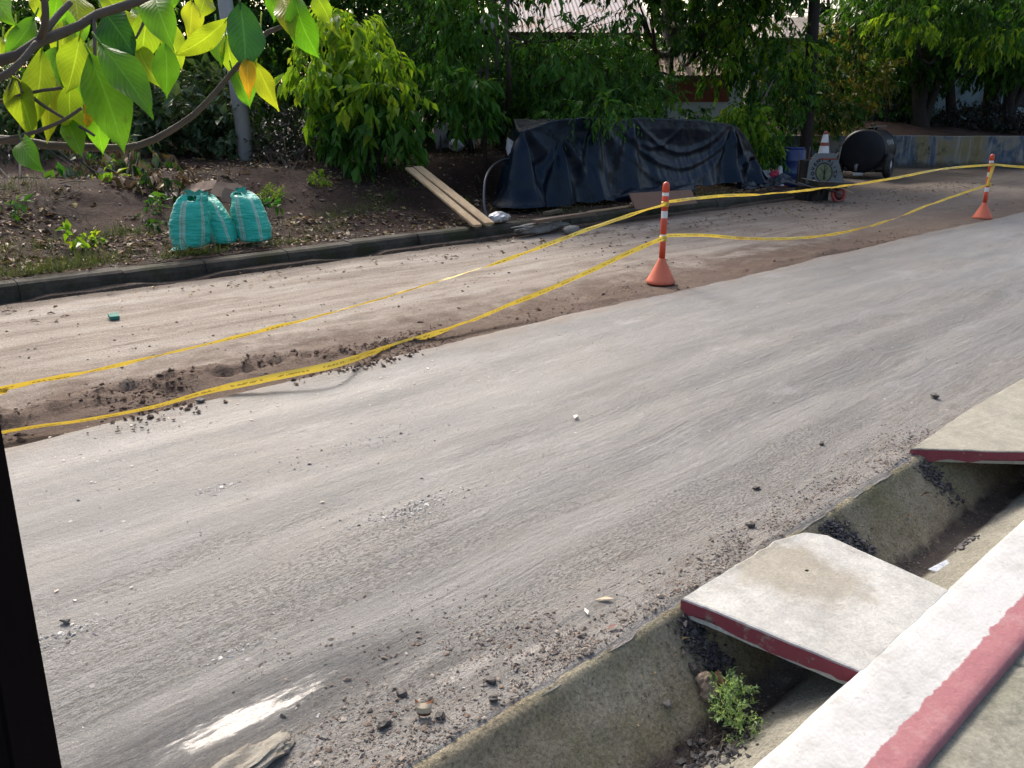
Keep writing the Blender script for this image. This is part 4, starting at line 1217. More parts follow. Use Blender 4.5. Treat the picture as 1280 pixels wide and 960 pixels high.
# black tank trailer
cA = g(1073, 222, 0)
axd = Vector((math.cos(AZ - R(36)), math.sin(AZ - R(36)), 0)); sd_ = Vector((axd.y, -axd.x, 0)); zz_ = Vector((0, 0, 1))
rt_ = Matrix((sd_, zz_.cross(sd_) * -1, axd)).transposed()
rt_ = Matrix((sd_, zz_, axd)).transposed()
cen = Vector((cA[0], cA[1], .70))
root = thing('tank_trailer', 'black cylindrical tank trailer on road wheels parked before the painted wall', 'trailer', (cA[0], cA[1], 0))
mb = MB(); rT, LT = .57, 1.45
mb.lathe([(.02, -.05), (.30, -.045), (.52, -.02), (.585, .01), (rT, .05), (rT, LT - .05), (.585, LT - .01), (.5, LT + .03), (.02, LT + .06)], cen, 48, rot=rt_)
mb.build('tank', M['tanksteel'], root, smooth=True)
for k in (.12, LT - .10):
    mb = MB(); mb.lathe([(rT + .004, k - .02), (rT + .012, k - .015), (rT + .012, k + .015), (rT + .004, k + .02)], cen, 48, rot=rt_, cap=False); mb.build('band', M['tanksteel'], root, smooth=True)
mb = MB(); q = cen + zz_ * rT + axd * .9; mb.lathe([(.12, -.03), (.12, .04), (.14, .04), (.14, .06), (.02, .07)], q, 20); mb.build('manhole', M['tanksteel'], root, smooth=True)
mb = MB(); mb.tube([cen + zz_ * (rT + .02) + axd * .2 + sd_ * .2, cen + zz_ * (rT + .08) + axd * .2 + sd_ * .2, cen + zz_ * (rT + .08) + axd * 1.6 + sd_ * .2], .015, 6); mb.build('rail', M['steel'], root)
for s in (-1, 1):
    wq = cen + sd_ * (s * .66) + axd * .35; wq.z = .33
    ring = [(.235 + .105 * math.cos(t) * (1.0), .10 * math.sin(t)) for t in np.linspace(0, 2 * math.pi, 13)]
    rw = Matrix((axd, zz_, sd_)).transposed()
    mb = MB(); mb.lathe(ring, wq, 32, rot=rw, cap=False); ty = mb.build('wheel', M['black'], root, smooth=True)
    mb = MB(); mb.lathe([(.19, -.06), (.10, -.03), (.05, -.075), (.02, -.08), (.02, .08), (.05, .075), (.10, .03), (.19, .06)], wq, 24, rot=rw); mb.build('rim', M['white'], ty, smooth=True)
mb = MB()
mb.tube([cen + axd * .35 + sd_ * -.66 - zz_ * .52, cen + axd * .35 + sd_ * .66 - zz_ * .52], .04, 8)
for s in (-.35, .35):
    mb.tube([cen + sd_ * s - zz_ * .50 - axd * .1, cen + sd_ * s - zz_ * .50 + axd * 1.7], .045, 4)
mb.build('chassis', M['black'], root)
mb = MB(); mb.tube([cen - axd * .08 - zz_ * .35 - sd_ * .05, cen - axd * .22 - zz_ * .36 - sd_ * .05, cen - axd * .22 - zz_ * .52 - sd_ * .05], .045, 10); mb.build('outlet_valve', M['steel'], root, smooth=True)
mb = MB(); q = cen - axd * .1 - zz_ * .60; mb.box(q, (.26, .08, .08), rot=Matrix((sd_, axd, zz_)).transposed()); mb.build('plate', M['white'], root, bevel=.01)
for k in range(5):                        # the row of white characters on its flank
    q_ang = R(24)
    ctr = cen + axd * (.55 + .155 * k) + (sd_ * math.cos(q_ang) + zz_ * math.sin(q_ang)) * (rT + .003)
    cu = bpy.data.curves.new('letter', 'FONT'); cu.body = 'IIIII'[k]; cu.size = .17; cu.align_x = 'CENTER'; cu.align_y = 'CENTER'; cu.offset = .012
    o = bpy.data.objects.new('letter', cu); COL.objects.link(o); cu.materials.append(M['white'])
    nrm = sd_ * math.cos(q_ang) + zz_ * math.sin(q_ang); upv = -sd_ * math.sin(q_ang) + zz_ * math.cos(q_ang)
    o.matrix_world = Matrix.Translation(ctr) @ Matrix((axd, upv, nrm)).transposed().to_4x4()
    to_mesh(o, root)

# painted retaining wall
def wall_mat():
    m = NT('weathered_mural')
    X, Y, Z = m.xyz()
    co = m.mapping((1, 1, .6))
    col = m.ramp(m.noise(.9, 5, .6, co, .8), [(0.34, (0.20, 0.16, 0.075)), (0.44, (0.24, 0.20, 0.11)), (0.50, (0.20, 0.20, 0.18)), (0.56, (0.06, 0.085, 0.13)), (0.64, (0.13, 0.16, 0.19)), (0.74, (0.28, 0.24, 0.15))])
    run = m.noise(1.0, 6, .7, m.mapping((7, 7, .5)))
    col = m.mix(m.step(run, .5, .72), col, (0.30, 0.29, 0.26))
    col = m.mix(m.step(m.noise(2.2, 7, .7), .52, .7), col, (0.045, 0.04, 0.032))
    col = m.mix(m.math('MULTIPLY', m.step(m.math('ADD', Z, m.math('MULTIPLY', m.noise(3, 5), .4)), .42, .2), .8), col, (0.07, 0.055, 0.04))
    return m.fin(col, .85, m.bump(m.noise(25, 6, .7), .6, .02), .25)
root = thing('retaining_wall', 'low weathered wall with flaking yellow and blue mural paint behind the orange post', 'wall', (31.7, 9.6, 0))
mb = MB()
W2 = []
for (x0, y0), (x1, y1_) in zip(WALL[:-1], WALL[1:]):
    n = max(2, int(math.hypot(x1 - x0, y1_ - y0) / .5))
    n = min(n, 40)
    W2 += [(x0 + (x1 - x0) * i / n, y0 + (y1_ - y0) * i / n) for i in range(n)]
W2.append(WALL[-1])
wd = np.gradient(np.array(W2), axis=0); wd /= np.linalg.norm(wd, axis=1, keepdims=True)
v, f = [], []
for i, (x, y) in enumerate(W2):
    nx, ny = -wd[i][1], wd[i][0]
    h = .98 + .03 * float(fbm(x * .7, y * .7, 190, 3))
    for o_, z in ((-.10, -.6), (-.10, h - .02), (-.085, h), (.09, h), (.1, -.6)):
        v.append((x + nx * o_, y + ny * o_, z))
for i in range(len(W2) - 1):
    f += [(i * 5 + k, (i + 1) * 5 + k, (i + 1) * 5 + k + 1, i * 5 + k + 1) for k in range(4)]
f += [tuple(range(5)), tuple(range(len(v) - 1, len(v) - 6, -1))]
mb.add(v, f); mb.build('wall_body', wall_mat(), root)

# ---------------------------------------------------------------- buildings behind the trees
M['wallwhite'] = simple('whitewash', (0.62, 0.62, 0.60), .8, .12, 2, dirt=(0.42, 0.42, 0.38), dscale=.8)
M['brick'] = simple('red_brick_paint', (0.26, 0.075, 0.045), .8, .25, 5)
M['tin'] = simple('rusty_tin', (0.36, 0.315, 0.31), .75, .2, 2.2, dirt=(0.30, 0.20, 0.165), bumps=.1, dscale=1.2)
M['paleblue'] = simple('pale_blue_wall', (0.36, 0.47, 0.50), .8, .12, 2, dirt=(0.25, 0.3, 0.3), dscale=.9)
M['void'] = simple('dark_opening', (0.012, 0.012, 0.014), .5, .2, 3)
def house(label, cpx, D, yaw, width, depth, z0, eave, rise, wallm, roofm, wins, brick=None, over=.5):
    c = pt(cpx, 137, D); c[2] = z0
    root = thing('house', label, 'house', c)
    rot = Matrix.Rotation(AZ - math.pi / 2 + yaw, 3, 'Z')
    def P(x, y, z):
        q = rot @ Vector((x, y, 0)); return (c[0] + q.x, c[1] + q.y, z)
    mb = MB(); mb.prism([P(-width / 2, 0, z0 - .5), P(width / 2, 0, z0 - .5), P(width / 2, depth, z0 - .5), P(-width / 2, depth, z0 - .5)], [P(-width / 2, 0, eave), P(width / 2, 0, eave), P(width / 2, depth, eave), P(-width / 2, depth, eave)])
    mb.build('wall', wallm, root)
    if brick:
        x0, x1, a0, a1 = brick
        mb = MB(); mb.prism([P(x0, -.03, a0), P(x1, -.03, a0), P(x1, -.005, a0), P(x0, -.005, a0)], [P(x0, -.03, a1), P(x1, -.03, a1), P(x1, -.005, a1), P(x0, -.005, a1)]); mb.build('brick_panel', M['brick'], root)
    for x0, x1, a0, a1 in wins:
        mb = MB(); mb.prism([P(x0, -.02, a0), P(x1, -.02, a0), P(x1, .02, a0), P(x0, .02, a0)], [P(x0, -.02, a1), P(x1, -.02, a1), P(x1, .02, a1), P(x0, .02, a1)]); w = mb.build('window', M['void'], root)
        mb = MB()
        for (e0, e1, e2, e3) in ((x0 - .06, x1 + .06, a1, a1 + .07), (x0 - .06, x1 + .06, a0 - .07, a0), (x0 - .06, x0, a0, a1), (x1, x1 + .06, a0, a1)):
            mb.prism([P(e0, -.05, e2), P(e1, -.05, e2), P(e1, -.006, e2), P(e0, -.006, e2)], [P(e0, -.05, e3), P(e1, -.05, e3), P(e1, -.006, e3), P(e0, -.006, e3)])
        mb.build('frame', wallm, w)
    # corrugated pitched roof
    n = int((width + 2 * over) / .075)
    xs = np.linspace(-width / 2 - over, width / 2 + over, n)
    V = []
    for k, x in enumerate(xs):
        zc = .018 * math.cos(k * math.pi)
        for (y, z) in ((-over, eave - over * rise / (depth / 2)), (depth / 2, eave + rise), (depth + over, eave - over * rise / (depth / 2))):
            V.append(P(x, y, z + zc + .06))
    npmesh('roof', np.array(V), grid_faces(n, 3), roofm, root, smooth=False)
    mb = MB(); z = eave - over * rise / (depth / 2) - .06
    mb.prism([P(xs[0], -over + .02, z), P(xs[-1], -over + .02, z), P(xs[-1], -over + .06, z), P(xs[0], -over + .06, z)], [P(xs[0], -over + .02, z + .1), P(xs[-1], -over + .02, z + .1), P(xs[-1], -over + .06, z + .1), P(xs[0], -over + .06, z + .1)])
    mb.build('fascia', M['grime'], root)
    return root
house('house with a wide rusty pinkish tin roof glimpsed through the trees above the tarp', 716, 29, R(4), 4.6, 6, .9, 4.42, 1.35, simple('drab_plaster', (0.12, 0.12, 0.10), .9, .2, 2), M['tin'], [(-1.2, -.2, 1.9, 3.1), (.6, 1.6, 1.9, 3.1)], over=.45)
house('white house with a red brick band seen between the trunks right of the tarp', 876, 25, R(-5), 2.3, 5, .8, 2.75, .9, M['wallwhite'], simple('tan_tiles', (0.30, 0.22, 0.16), .8, .2, 4), [], brick=(-1.14, .8, 2.02, 2.74), over=.1)
house('house with a pale tan roof between the utility pole and the trees', 985, 34, R(8), 3.6, 6, .9, 4.55, 1.0, simple('cream_plaster', (0.3, 0.28, 0.23), .9, .2, 2), simple('tan_roof', (0.52, 0.44, 0.38), .7, .15, 3, dirt=(0.33, 0.27, 0.22)), [(-.5, .5, 2.0, 3.2)], over=.3)
house('long pale blue house with dark openings beyond the painted wall', 1235, 36, R(-12), 11.5, 6, 1.0, 4.3, 1.0, M['paleblue'], M['tin'], [(-3.9, -2.9, 1.6, 3.4), (.5, 1.6, 1.9, 3.1), (3.2, 4.2, 1.9, 3.1)], over=.5)

# low sheet-metal shelter on the bank
c = g(568, 186, .98)
rs = Matrix.Rotation(AZ - math.pi / 2 + R(6), 3, 'Z')
def PS(x, y, z):
    q = rs @ Vector((x, y, 0)); return (c[0] + q.x, c[1] + q.y, c[2] + z)
M['zinc'] = simple('zinc_sheet', (0.30, 0.31, 0.32), .4, .25, 5, metal=.3, dirt=(0.14, 0.11, 0.09), bumps=.3)
root = thing('metal_shelter', 'low lean-to of grey metal sheets among the trees left of the tarp', 'shelter', c)
xs = np.linspace(-.36, .46, 30)
V = []
for k, x in enumerate(xs):
    for y, z in ((-.12, .44 - .05 * (k < 9) * (9 - k) / 9), (.2, .50), (.75, .54)):
        V.append(PS(x, y, z + .03 * float(fbm(x * 6, y * 4, 200, 3)) + .008 * math.cos(k * math.pi)))
npmesh('roof_sheet', np.array(V), grid_faces(30, 3), M['zinc'], root, smooth=False)
mb = MB(); mb.prism([PS(-.40, -.1, .0), PS(-.30, -.06, 0), PS(-.30, -.04, 0), PS(-.40, -.08, 0)], [PS(-.44, -.14, .42), PS(-.12, -.16, .43), PS(-.12, -.14, .43), PS(-.44, -.12, .42)]); mb.build('bent_sheet', M['zinc'], root)
mb = MB(); mb.prism([PS(-.40, .7, 0), PS(.46, .7, 0), PS(.46, .73, 0), PS(-.40, .73, 0)], [PS(-.40, .7, .52), PS(.46, .7, .52), PS(.46, .73, .52), PS(-.40, .73, .52)]); mb.build('back_panel', M['zinc'], root)
mb = MB(); mb.prism([PS(.40, -.1, 0), PS(.44, -.1, 0), PS(.44, .7, 0), PS(.40, .7, 0)], [PS(.40, -.1, .44), PS(.44, -.1, .44), PS(.44, .7, .52), PS(.40, .7, .52)]); mb.build('side_panel', M['zinc'], root)
for x in (-.30, .36):
    mb = MB(); mb.tube([PS(x, -.12, -.1), PS(x, -.11, .43)], .025, 8); mb.build('post', M['trunk'], root)
crumple('sack_scrap', PS(.02, -.35, .10), (.17, .10, .12), 23, M['white'], 'crumpled white rag in front of the metal shelter', 'rag')

# white globe lamp on a thin post among the trunks
b = g(606, 192, .98)
root = thing('globe_lamp', 'white globe lamp on a slim post among the trunks, upper left of the tarp', 'lamp', b)
hd = pt(610, 28, (b - CAM) @ FW)
mb = MB(); mb.tube([b - [0, 0, .2], hd - [0, 0, .12]], [.04, .03], 10); mb.build('lamp_post', M['trunk'], root, smooth=True)
mb = MB(); mb.lathe([(.02, -.16), (.07, -.15), (.12, -.11), (.155, -.03), (.155, .04), (.12, .11), (.06, .15), (.01, .16)], hd, 24); mb.build('globe', M['white'], root, smooth=True)
mb = MB(); mb.lathe([(.06, -.21), (.08, -.2), (.075, -.14), (.05, -.14)], hd, 16); mb.build('collar', M['black'], root, smooth=True)

# dark utility pole and its wires
b = g(1006, 226, 0.0)
root = thing('utility_pole', 'dark wooden utility pole leaning slightly, beside the blue drum', 'pole', b)
tp_ = pt(1032, -260, (b - CAM) @ FW)
mb = MB(); mb.tube([b - [0, 0, .3], b + (tp_ - b) * .5, tp_], [.17, .145, .12], 16, wob=.03, seed=3); mb.build('shaft', M['darktrunk'], root, smooth=True)
mb = MB(); q = b + (tp_ - b) * .96; mb.box(q, (1.8, .1, .1), rot=Matrix.Rotation(R(60), 3, 'Z')); mb.build('crossarm', M['darktrunk'], root)
for k, (ya, yb) in enumerate(((12, 18), (16, 26), (22, 28))):
    a, e_ = pt(905, ya - 9, 32), pt(1175, yb - 6, 33)
    C, _ = resample([a, (a + e_) / 2 - [0, 0, .12], e_], 24)
    mb = MB(); mb.tube(C, .012, 6)
    tag(mb.build('overhead_wire', M['steel']), 'thin overhead wire crossing behind the dark utility pole', 'wire', 'overhead wires at the top of the photo')

# ================================================================ VEGETATION
def leaf_arrays(P, D, Nn, Ln, Wd, fold=.18, curl=.12):
    """one leaf each: five corners, four faces. P base, D direction, Nn face normal"""
    D = D / np.linalg.norm(D, axis=1, keepdims=True)
    S_ = np.cross(D, Nn); S_ /= np.maximum(1e-6, np.linalg.norm(S_, axis=1, keepdims=True))
    Nn = np.cross(S_, D)
    Ln, Wd = Ln[:, None], Wd[:, None]
    mid = P + D * Ln * .45 - Nn * Ln * curl * .15
    tip = P + D * Ln - Nn * Ln * curl
    Lf = P + D * Ln * .42 + S_ * Wd * .5 + Nn * Wd * fold
    Rt = P + D * Ln * .42 - S_ * Wd * .5 + Nn * Wd * fold
    V = np.stack([P, Lf, Rt, mid, tip], 1).reshape(-1, 3)
    b = (np.arange(len(P)) * 5)[:, None]
    Q = np.concatenate([b + np.array([[0, 3, 1]]), b + np.array([[0, 2, 3]]), b + np.array([[3, 4, 1]]), b + np.array([[3, 2, 4]])], 0)
    return V, Q
def rnd_dirs(rng, n):
    d = rng.normal(size=(n, 3)); return d / np.linalg.norm(d, axis=1, keepdims=True)
def sprigs(rng, blobs, nspr, per, ln, wr, droop=.5, shell=.35, sprig_len=.35, leafdroop=.7):
    """leaves along short twigs through the volume of some blobs"""
    w = np.array([b[1][0] * b[1][1] * b[1][2] for b in blobs]) ** .75
    k = rng.choice(len(blobs), nspr, p=w / w.sum())
    c = np.array([b[0] for b in blobs], float)[k]; r = np.array([b[1] for b in blobs], float)[k]
    d = rnd_dirs(rng, nspr)
    rad = rng.uniform(0, 1, nspr) ** shell
    o = c + d * r * rad[:, None]
    td = d * .8 + rnd_dirs(rng, nspr) * .7; td[:, 2] -= droop * .6
    td /= np.linalg.norm(td, axis=1, keepdims=True)
    t = np.tile(np.linspace(0.1, 1, per), nspr) * sprig_len
    O = np.repeat(o, per, 0); TD = np.repeat(td, per, 0)
    n = len(O)
    P = O + TD * (t * np.repeat(rng.uniform(.6, 1.2, nspr), per))[:, None]
    P[:, 2] -= (t / sprig_len) ** 2 * droop * .25 * sprig_len * 2
    LD = TD * .45 + rnd_dirs(rng, n) * .75; LD[:, 2] -= leafdroop
    Nn = rnd_dirs(rng, n) * .7; Nn[:, 2] += .9
    L_ = ln * rng.uniform(.6, 1.15, n) * np.repeat(rng.choice([.6, .85, 1.0, 1.45], nspr), per)
    return leaf_arrays(P, LD, Nn, L_, L_ * wr * rng.uniform(.8, 1.2, n))
def crown(name, rng, blobs, nspr, per, ln, wr, mat, parent, **kw):
    V, Q = sprigs(rng, blobs, nspr, per, ln, wr, **kw)
    return npmesh(name, V, Q, mat, parent, smooth=False)
def tree(label, base, path, rads, blobs, nspr, per, ln, wr, leafm, barkm='darktrunk', group='trees behind the bank', name='tree', seed=1, limbs=True, stems=None, top=None, **kw):
    rng = np.random.default_rng(seed)
    root = thing(name, label, 'tree', base, 0, group)
    path = [np.array(p, float) for p in path]
    C, _ = resample(path, 14)
    C[2:-1] += rng.normal(0, rads[0] * .18, (11, 3)) * [1, 1, .3]
    mb = MB(); mb.tube(C, list(np.linspace(rads[0], rads[1], 14) + np.array([.35, .12] + [0] * 12) * rads[0]), 12, wob=.07, seed=seed)
    for st in (stems or []):
        Cs, _ = resample(st[0], 10); mb.tube(Cs, list(np.linspace(st[1], st[2], 10)), 10, wob=.06, seed=seed)
    mb.build('trunk', M[barkm], root, smooth=True)
    if limbs:
        mb = MB()
        for i, (c, r) in enumerate(blobs):
            c = np.array(c, float)
            k = np.argmin(np.abs(C[:, 2] - max(C[3, 2], min(C[-1, 2], c[2] - r[2] * .5)))); k = max(3, k)
            a = C[k]
            m_ = (a + c) / 2 + [0, 0, -.1 * np.linalg.norm(c - a)]
            Cs, _ = resample([a, m_, c], 8); rr = max(.015, rads[1] * .45)
            mb.tube(Cs, list(np.linspace(rr, rr * .4, 8)), 7, wob=.06, seed=i)
            for _ in range(4):
                e_ = c + rnd_dirs(rng, 1)[0] * np.array(r) * .85
                mb.tube([Cs[4], (Cs[4] + e_) / 2 + [0, 0, .05], e_], [rr * .45, rr * .3, rr * .12], 5)
        mb.build('limbs', M[barkm], root, smooth=True)
    mats = leafm if isinstance(leafm, list) else [(leafm, 1.0, None)]
    for lm, share, sub in mats:
        crown('crown', rng, sub or blobs, int(nspr * share), per, ln, wr, M[lm], root, **kw)
    if top:
        crown('crown', rng, top, 420, 8, .34, .5, M['foliage_b'], root, shell=.6, sprig_len=.6)  # unseen upper crown, added above the frame to shade the bank and trees
    return root
def A3(px, py, D):                     # a place in the photo at a depth along the view
    return tuple(pt(px, py, D))
def up_path(b, px, py, D=None, lean=.1):
    b = np.array(b, float); D = D or (b - CAM) @ FW
    e_ = pt(px, py, D); return [b - [0, 0, .15], b * .6 + e_ * .4, e_]
def B(px, py, D, rx, rz_, ry=None):
    return (A3(px, py, D), (rx, ry or rx, rz_))

# --- foreground branch with large leaves, reaching in from the left
fg_bark = simple('young_bark', (0.10, 0.078, 0.058), .75, .35, 30, bumps=.5, bd=.002)
def big_leaf_mat(name, cols, tcol, tr):
    m = NT(name)
    u = m.n('ShaderNodeUVMap').outputs[0]
    x, y, z = m.xyz(u)
    r = m.ramp(m.island(), [(i / max(1, len(cols) - 1), c) for i, c in enumerate(cols)])
    ax = m.math('ABSOLUTE', m.math('SUBTRACT', y, .5))
    veinc = m.math('SUBTRACT', m.math('MULTIPLY', x, 11), m.math('MULTIPLY', ax, 7))
    vein = m.math('ABSOLUTE', m.math('SUBTRACT', m.math('FRACT', veinc), .5))
    vmask = m.step(vein, .09, .02)
    midr = m.step(ax, .035, .012)
    vm = m.math('MAXIMUM', m.math('MULTIPLY', vmask, .5), midr)
    col = m.mix(1.0, r, m.ramp(m.noise(14, 5, .6), [(.3, .75), (.7, 1.2)]), 'MULTIPLY')
    col = m.mix(m.math('MULTIPLY', vm, .3), col, tuple(min(1, k * 2.0 + .05) for k in cols[-1]))
    blot = m.step(m.noise(34, 6, .75), .60, .68)
    col = m.mix(m.math('MULTIPLY', blot, .5), col, (.05, .05, .015))
    h = m.math('SUBTRACT', 1.0, m.math('MULTIPLY', m.math('ADD', vein, 0), 1.0))
    h = m.math('SUBTRACT', m.math('MULTIPLY', vein, 1.3), m.math('MULTIPLY', midr, 1.0))
    m.fin(col, .36, m.bump(h, .3, .004), .28)
    t = m.n('ShaderNodeBsdfTranslucent'); m.ln(m.mix(1.0, col, tcol, 'MULTIPLY'), t.inputs[0])
    mx = m.n('ShaderNodeMixShader'); mx.inputs[0].default_value = tr
    m.ln(m.b.outputs[0], mx.inputs[1]); m.ln(t.outputs[0], mx.inputs[2]); m.ln(mx.outputs[0], m.out.inputs[0])
    return m.mat
BL = {'y': big_leaf_mat('leaf_backlit', [(.15, .21, .02), (.21, .25, .025), (.12, .20, .02), (.17, .24, .03)], (2.0, 1.95, .6), .6),  # yellow-green base colour carries the glow of leaves lit from behind
      'g': big_leaf_mat('leaf_mature', [(.06, .18, .014), (.09, .22, .02), (.05, .16, .018)], (2.0, 1.9, .6), .55),
      'd': big_leaf_mat('leaf_dark', [(.02, .075, .022), (.03, .10, .03)], (1.4, 1.6, .6), .3),
      'o': big_leaf_mat('leaf_turning', [(.55, .33, .015), (.5, .36, .03)], (1.6, 1.3, .4), .5)}
root = thing('broadleaf_shrub', 'leafy branch with large yellow green leaves reaching in from the left, close to the camera', 'shrub', (-1.15, .15, 0))
brs = [([(-520, 560, 1.35), (-330, 240, 1.3), (-120, 108, 1.25), (-20, 80, 1.22), (20, 70, 1.22), (50, 50, 1.23), (85, 38, 1.25), (120, 18, 1.27), (150, 10, 1.28), (200, -8, 1.3), (330, -40, 1.35)], (.016, .0042)),
       ([(50, 48, 1.23), (57, 25, 1.2), (57, -15, 1.18)], (.0055, .004)),
       ([(50, 48, 1.23), (70, 25, 1.25), (90, 4, 1.27)], (.0055, .0045)),
       ([(-60, 118, 1.24), (-10, 100, 1.2), (20, 85, 1.2), (46, 55, 1.22)], (.006, .0045)),
       ([(-330, 300, 1.35), (-120, 150, 1.3), (-10, 128, 1.27), (30, 118, 1.27), (76, 108, 1.27)], (.008, .0022)),
       ([(-330, 300, 1.35), (-100, 200, 1.3), (-10, 176, 1.25), (40, 165, 1.25), (75, 152, 1.25), (103, 135, 1.25)], (.009, .0022)),
       ([(-330, 300, 1.35), (-120, 200, 1.4), (-10, 175, 1.4), (60, 181, 1.4), (130, 185, 1.4), (165, 183, 1.4), (200, 170, 1.4), (240, 145, 1.4), (270, 115, 1.4), (295, 85, 1.4), (330, 45, 1.4), (352, 36, 1.4), (365, 8, 1.4), (370, -60, 1.4)], (.010, .0028)),
       ([(118, 20, 1.27), (118, 70, 1.25), (121, 122, 1.24)], (.0028, .002)),
       ([(192, -5, 1.3), (185, 20, 1.3), (170, 48, 1.3)], (.003, .0015)),
       ([(40, 122, 1.27), (60, 135, 1.27), (78, 146, 1.27)], (.0028, .002)), ([(98, 158, 1.3), (108, 164, 1.3), (118, 170, 1.3)], (.0028, .002)),
       ([(10, 120, 1.27), (18, 96, 1.27), (28, 116, 1.26)], (.002, .0015))]
for k, (pp, (ra, rb)) in enumerate(brs):
    C, u = resample([pt(*q) for q in pp], 44)
    C += np.stack([fbm(u * 14, k, 210, 3), fbm(u * 14, k, 211, 3), fbm(u * 14, k, 212, 3)], -1) * .004
    rad = np.linspace(ra, rb, 44) * (1 + .22 * np.maximum(0, fbm(u * 22, k, 213, 2)))
    mb = MB(); mb.tube(C, list(rad), 12, wob=.03, seed=k)
    mb.build('branch', fg_bark, root, smooth=True)
mb = MB(); st = pt(-330, 300, 1.35); mb.tube([(-1.15, .15, -.05), (-1.1, .25, .7), tuple(pt(-520, 560, 1.35)), tuple(st)], [.035, .03, .022, .014], 12, wob=.04)
mb.build('trunk', fg_bark, root, smooth=True)
LV = [(112, 68, 152, 183, 56, 'g', 1.22), (124, 52, 187, 141, 43, 'g', 1.20), (100, 44, 84, 112, 42, 'y', 1.26), (88, 100, 93, 173, 30, 'y', 1.29), (52, 62, 34, 162, 36, 'y', 1.30), (14, 94, 40, 168, 34, 'y', 1.27), (27, 176, 57, 215, 30, 'g', 1.23),
      (62, 88, 60, 172, 28, 'y', 1.33), (82, 148, 101, 192, 27, 'g', 1.31), (128, 12, 166, 66, 46, 'd', 1.31), (187, 8, 178, 80, 34, 'y', 1.33), (193, -6, 217, 60, 42, 'g', 1.24), (207, 52, 208, 118, 32, 'g', 1.27), (172, 55, 202, 108, 30, 'y', 1.34),
      (286, 22, 222, 66, 27, 'y', 1.38), (300, 4, 306, 84, 47, 'd', 1.34), (282, 42, 291, 94, 24, 'y', 1.42), (311, 72, 312, 121, 20, 'o', 1.36), (318, 76, 346, 135, 24, 'y', 1.39), (290, 88, 311, 133, 26, 'g', 1.40), (326, 28, 321, 78, 13, 'y', 1.41),
      (352, -4, 367, 46, 30, 'y', 1.42), (368, -6, 399, 70, 37, 'g', 1.38), (392, -8, 412, 28, 24, 'y', 1.40), (43, 22, 6, 68, 24, 'g', 1.28), (42, -6, 50, 22, 14, 'y', 1.3), (72, -10, 60, 34, 22, 'g', 1.33), (94, -14, 101, 38, 32, 'y', 1.34), (128, -10, 152, 24, 32, 'y', 1.36),
      (4, 46, 2, 74, 22, 'y', 1.35), (60, 150, 66, 104, 18, 'y', 1.36), (150, 12, 178, 62, 34, 'y', 1.38), (110, 60, 104, 132, 40, 'g', 1.37), (118, 120, 128, 188, 34, 'g', 1.35), (72, 60, 70, 120, 34, 'g', 1.39), (122, 40, 140, 92, 40, 'y', 1.40), (106, 140, 108, 158, 12, 'o', 1.33), (258, -12, 250, 20, 26, 'y', 1.41), (338, -14, 342, 26, 20, 'g', 1.44),
      (70, 20, 74, 84, 34, 'y', 1.42), (140, 58, 162, 120, 36, 'y', 1.43), (20, 30, 24, 84, 30, 'y', 1.42), (100, 8, 92, 60, 32, 'g', 1.44), (166, 8, 196, 60, 30, 'g', 1.44), (46, 108, 52, 158, 28, 'g', 1.42), (240, 0, 236, 46, 26, 'y', 1.46), (84, 110, 70, 150, 24, 'y', 1.43), (205, 20, 226, 84, 30, 'y', 1.45), (270, 30, 276, 80, 26, 'g', 1.46), (-40, 60, -30, 140, 40, 'g', 1.3), (-60, 120, -20, 190, 36, 'y', 1.3), (140, -40, 175, 5, 36, 'y', 1.3), (230, -40, 215, 8, 34, 'g', 1.33), (290, -60, 300, -5, 36, 'y', 1.36), (-10, -20, 20, 30, 34, 'g', 1.3)]
rng = np.random.default_rng(77)
lv = {k: ([], [], []) for k in BL}
NU, NW = 15, 7
for (x0, y0, x1, y1_, w, kind, dep) in LV:
    a = pt(x0, y0, dep); b = pt(x1 + (x1 - x0) * .08, y1_ + (y1_ - y0) * .08, dep + rng.uniform(-.05, .03))
    d = b - a; Lr = np.linalg.norm(d); d /= Lr
    tocam = CAM - a; tocam /= np.linalg.norm(tocam)
    s = np.cross(d, tocam); s /= np.linalg.norm(s)
    ang = rng.uniform(-.55, .55)
    n = np.cross(s, d); s2 = s * math.cos(ang) + n * math.sin(ang); n2 = np.cross(s2, d)
    W_ = w * dep / F * 1.02 / max(.8, math.cos(ang))
    t = np.linspace(0, 1, NU); q = np.linspace(-1, 1, NW)
    pr = np.sin(np.pi * np.clip(t, 0, 1) ** .92) ** .95 * (1 - .30 * t ** 4)
    pr = np.where(t > .88, pr * .75, pr); pr[0] = .05; pr[-1] = .01
    curv = rng.uniform(-.02, .17) * Lr; sw = rng.uniform(-.06, .06) * Lr; ph = rng.uniform(0, 6)
    T, Qq = np.meshgrid(t, q, indexing='ij')
    V = a + T[..., None] * d * Lr + (Qq * pr[:, None] * W_ / 2)[..., None] * s2
    nz = curv * np.sin(np.pi * T) + np.abs(Qq) * pr[:, None] * W_ * .14 + .09 * W_ * np.sin(T * 11 + ph + Qq) * np.abs(Qq) ** 1.5
    V = V + nz[..., None] * n2 + (sw * np.sin(np.pi * T))[..., None] * s2
    vs, qs, us = lv[kind]
    o = sum(len(k) for k in vs)
    vs.append(V.reshape(-1, 3)); qs.append(grid_faces(NU, NW) + o); us.append(np.stack([T, (Qq + 1) / 2], -1).reshape(-1, 2))
    mb = MB(); mb.tube([pt(x0 - (x1 - x0) * .14, y0 - 12, dep + .01), a, a + (b - a) * .1], [.0013, .0015, .001], 6, cap=False)
    o += NU * NW
    vs.append(np.array(mb.v)); qs.append(np.array(mb.f) + o); us.append(np.full((len(mb.v), 2), .5))
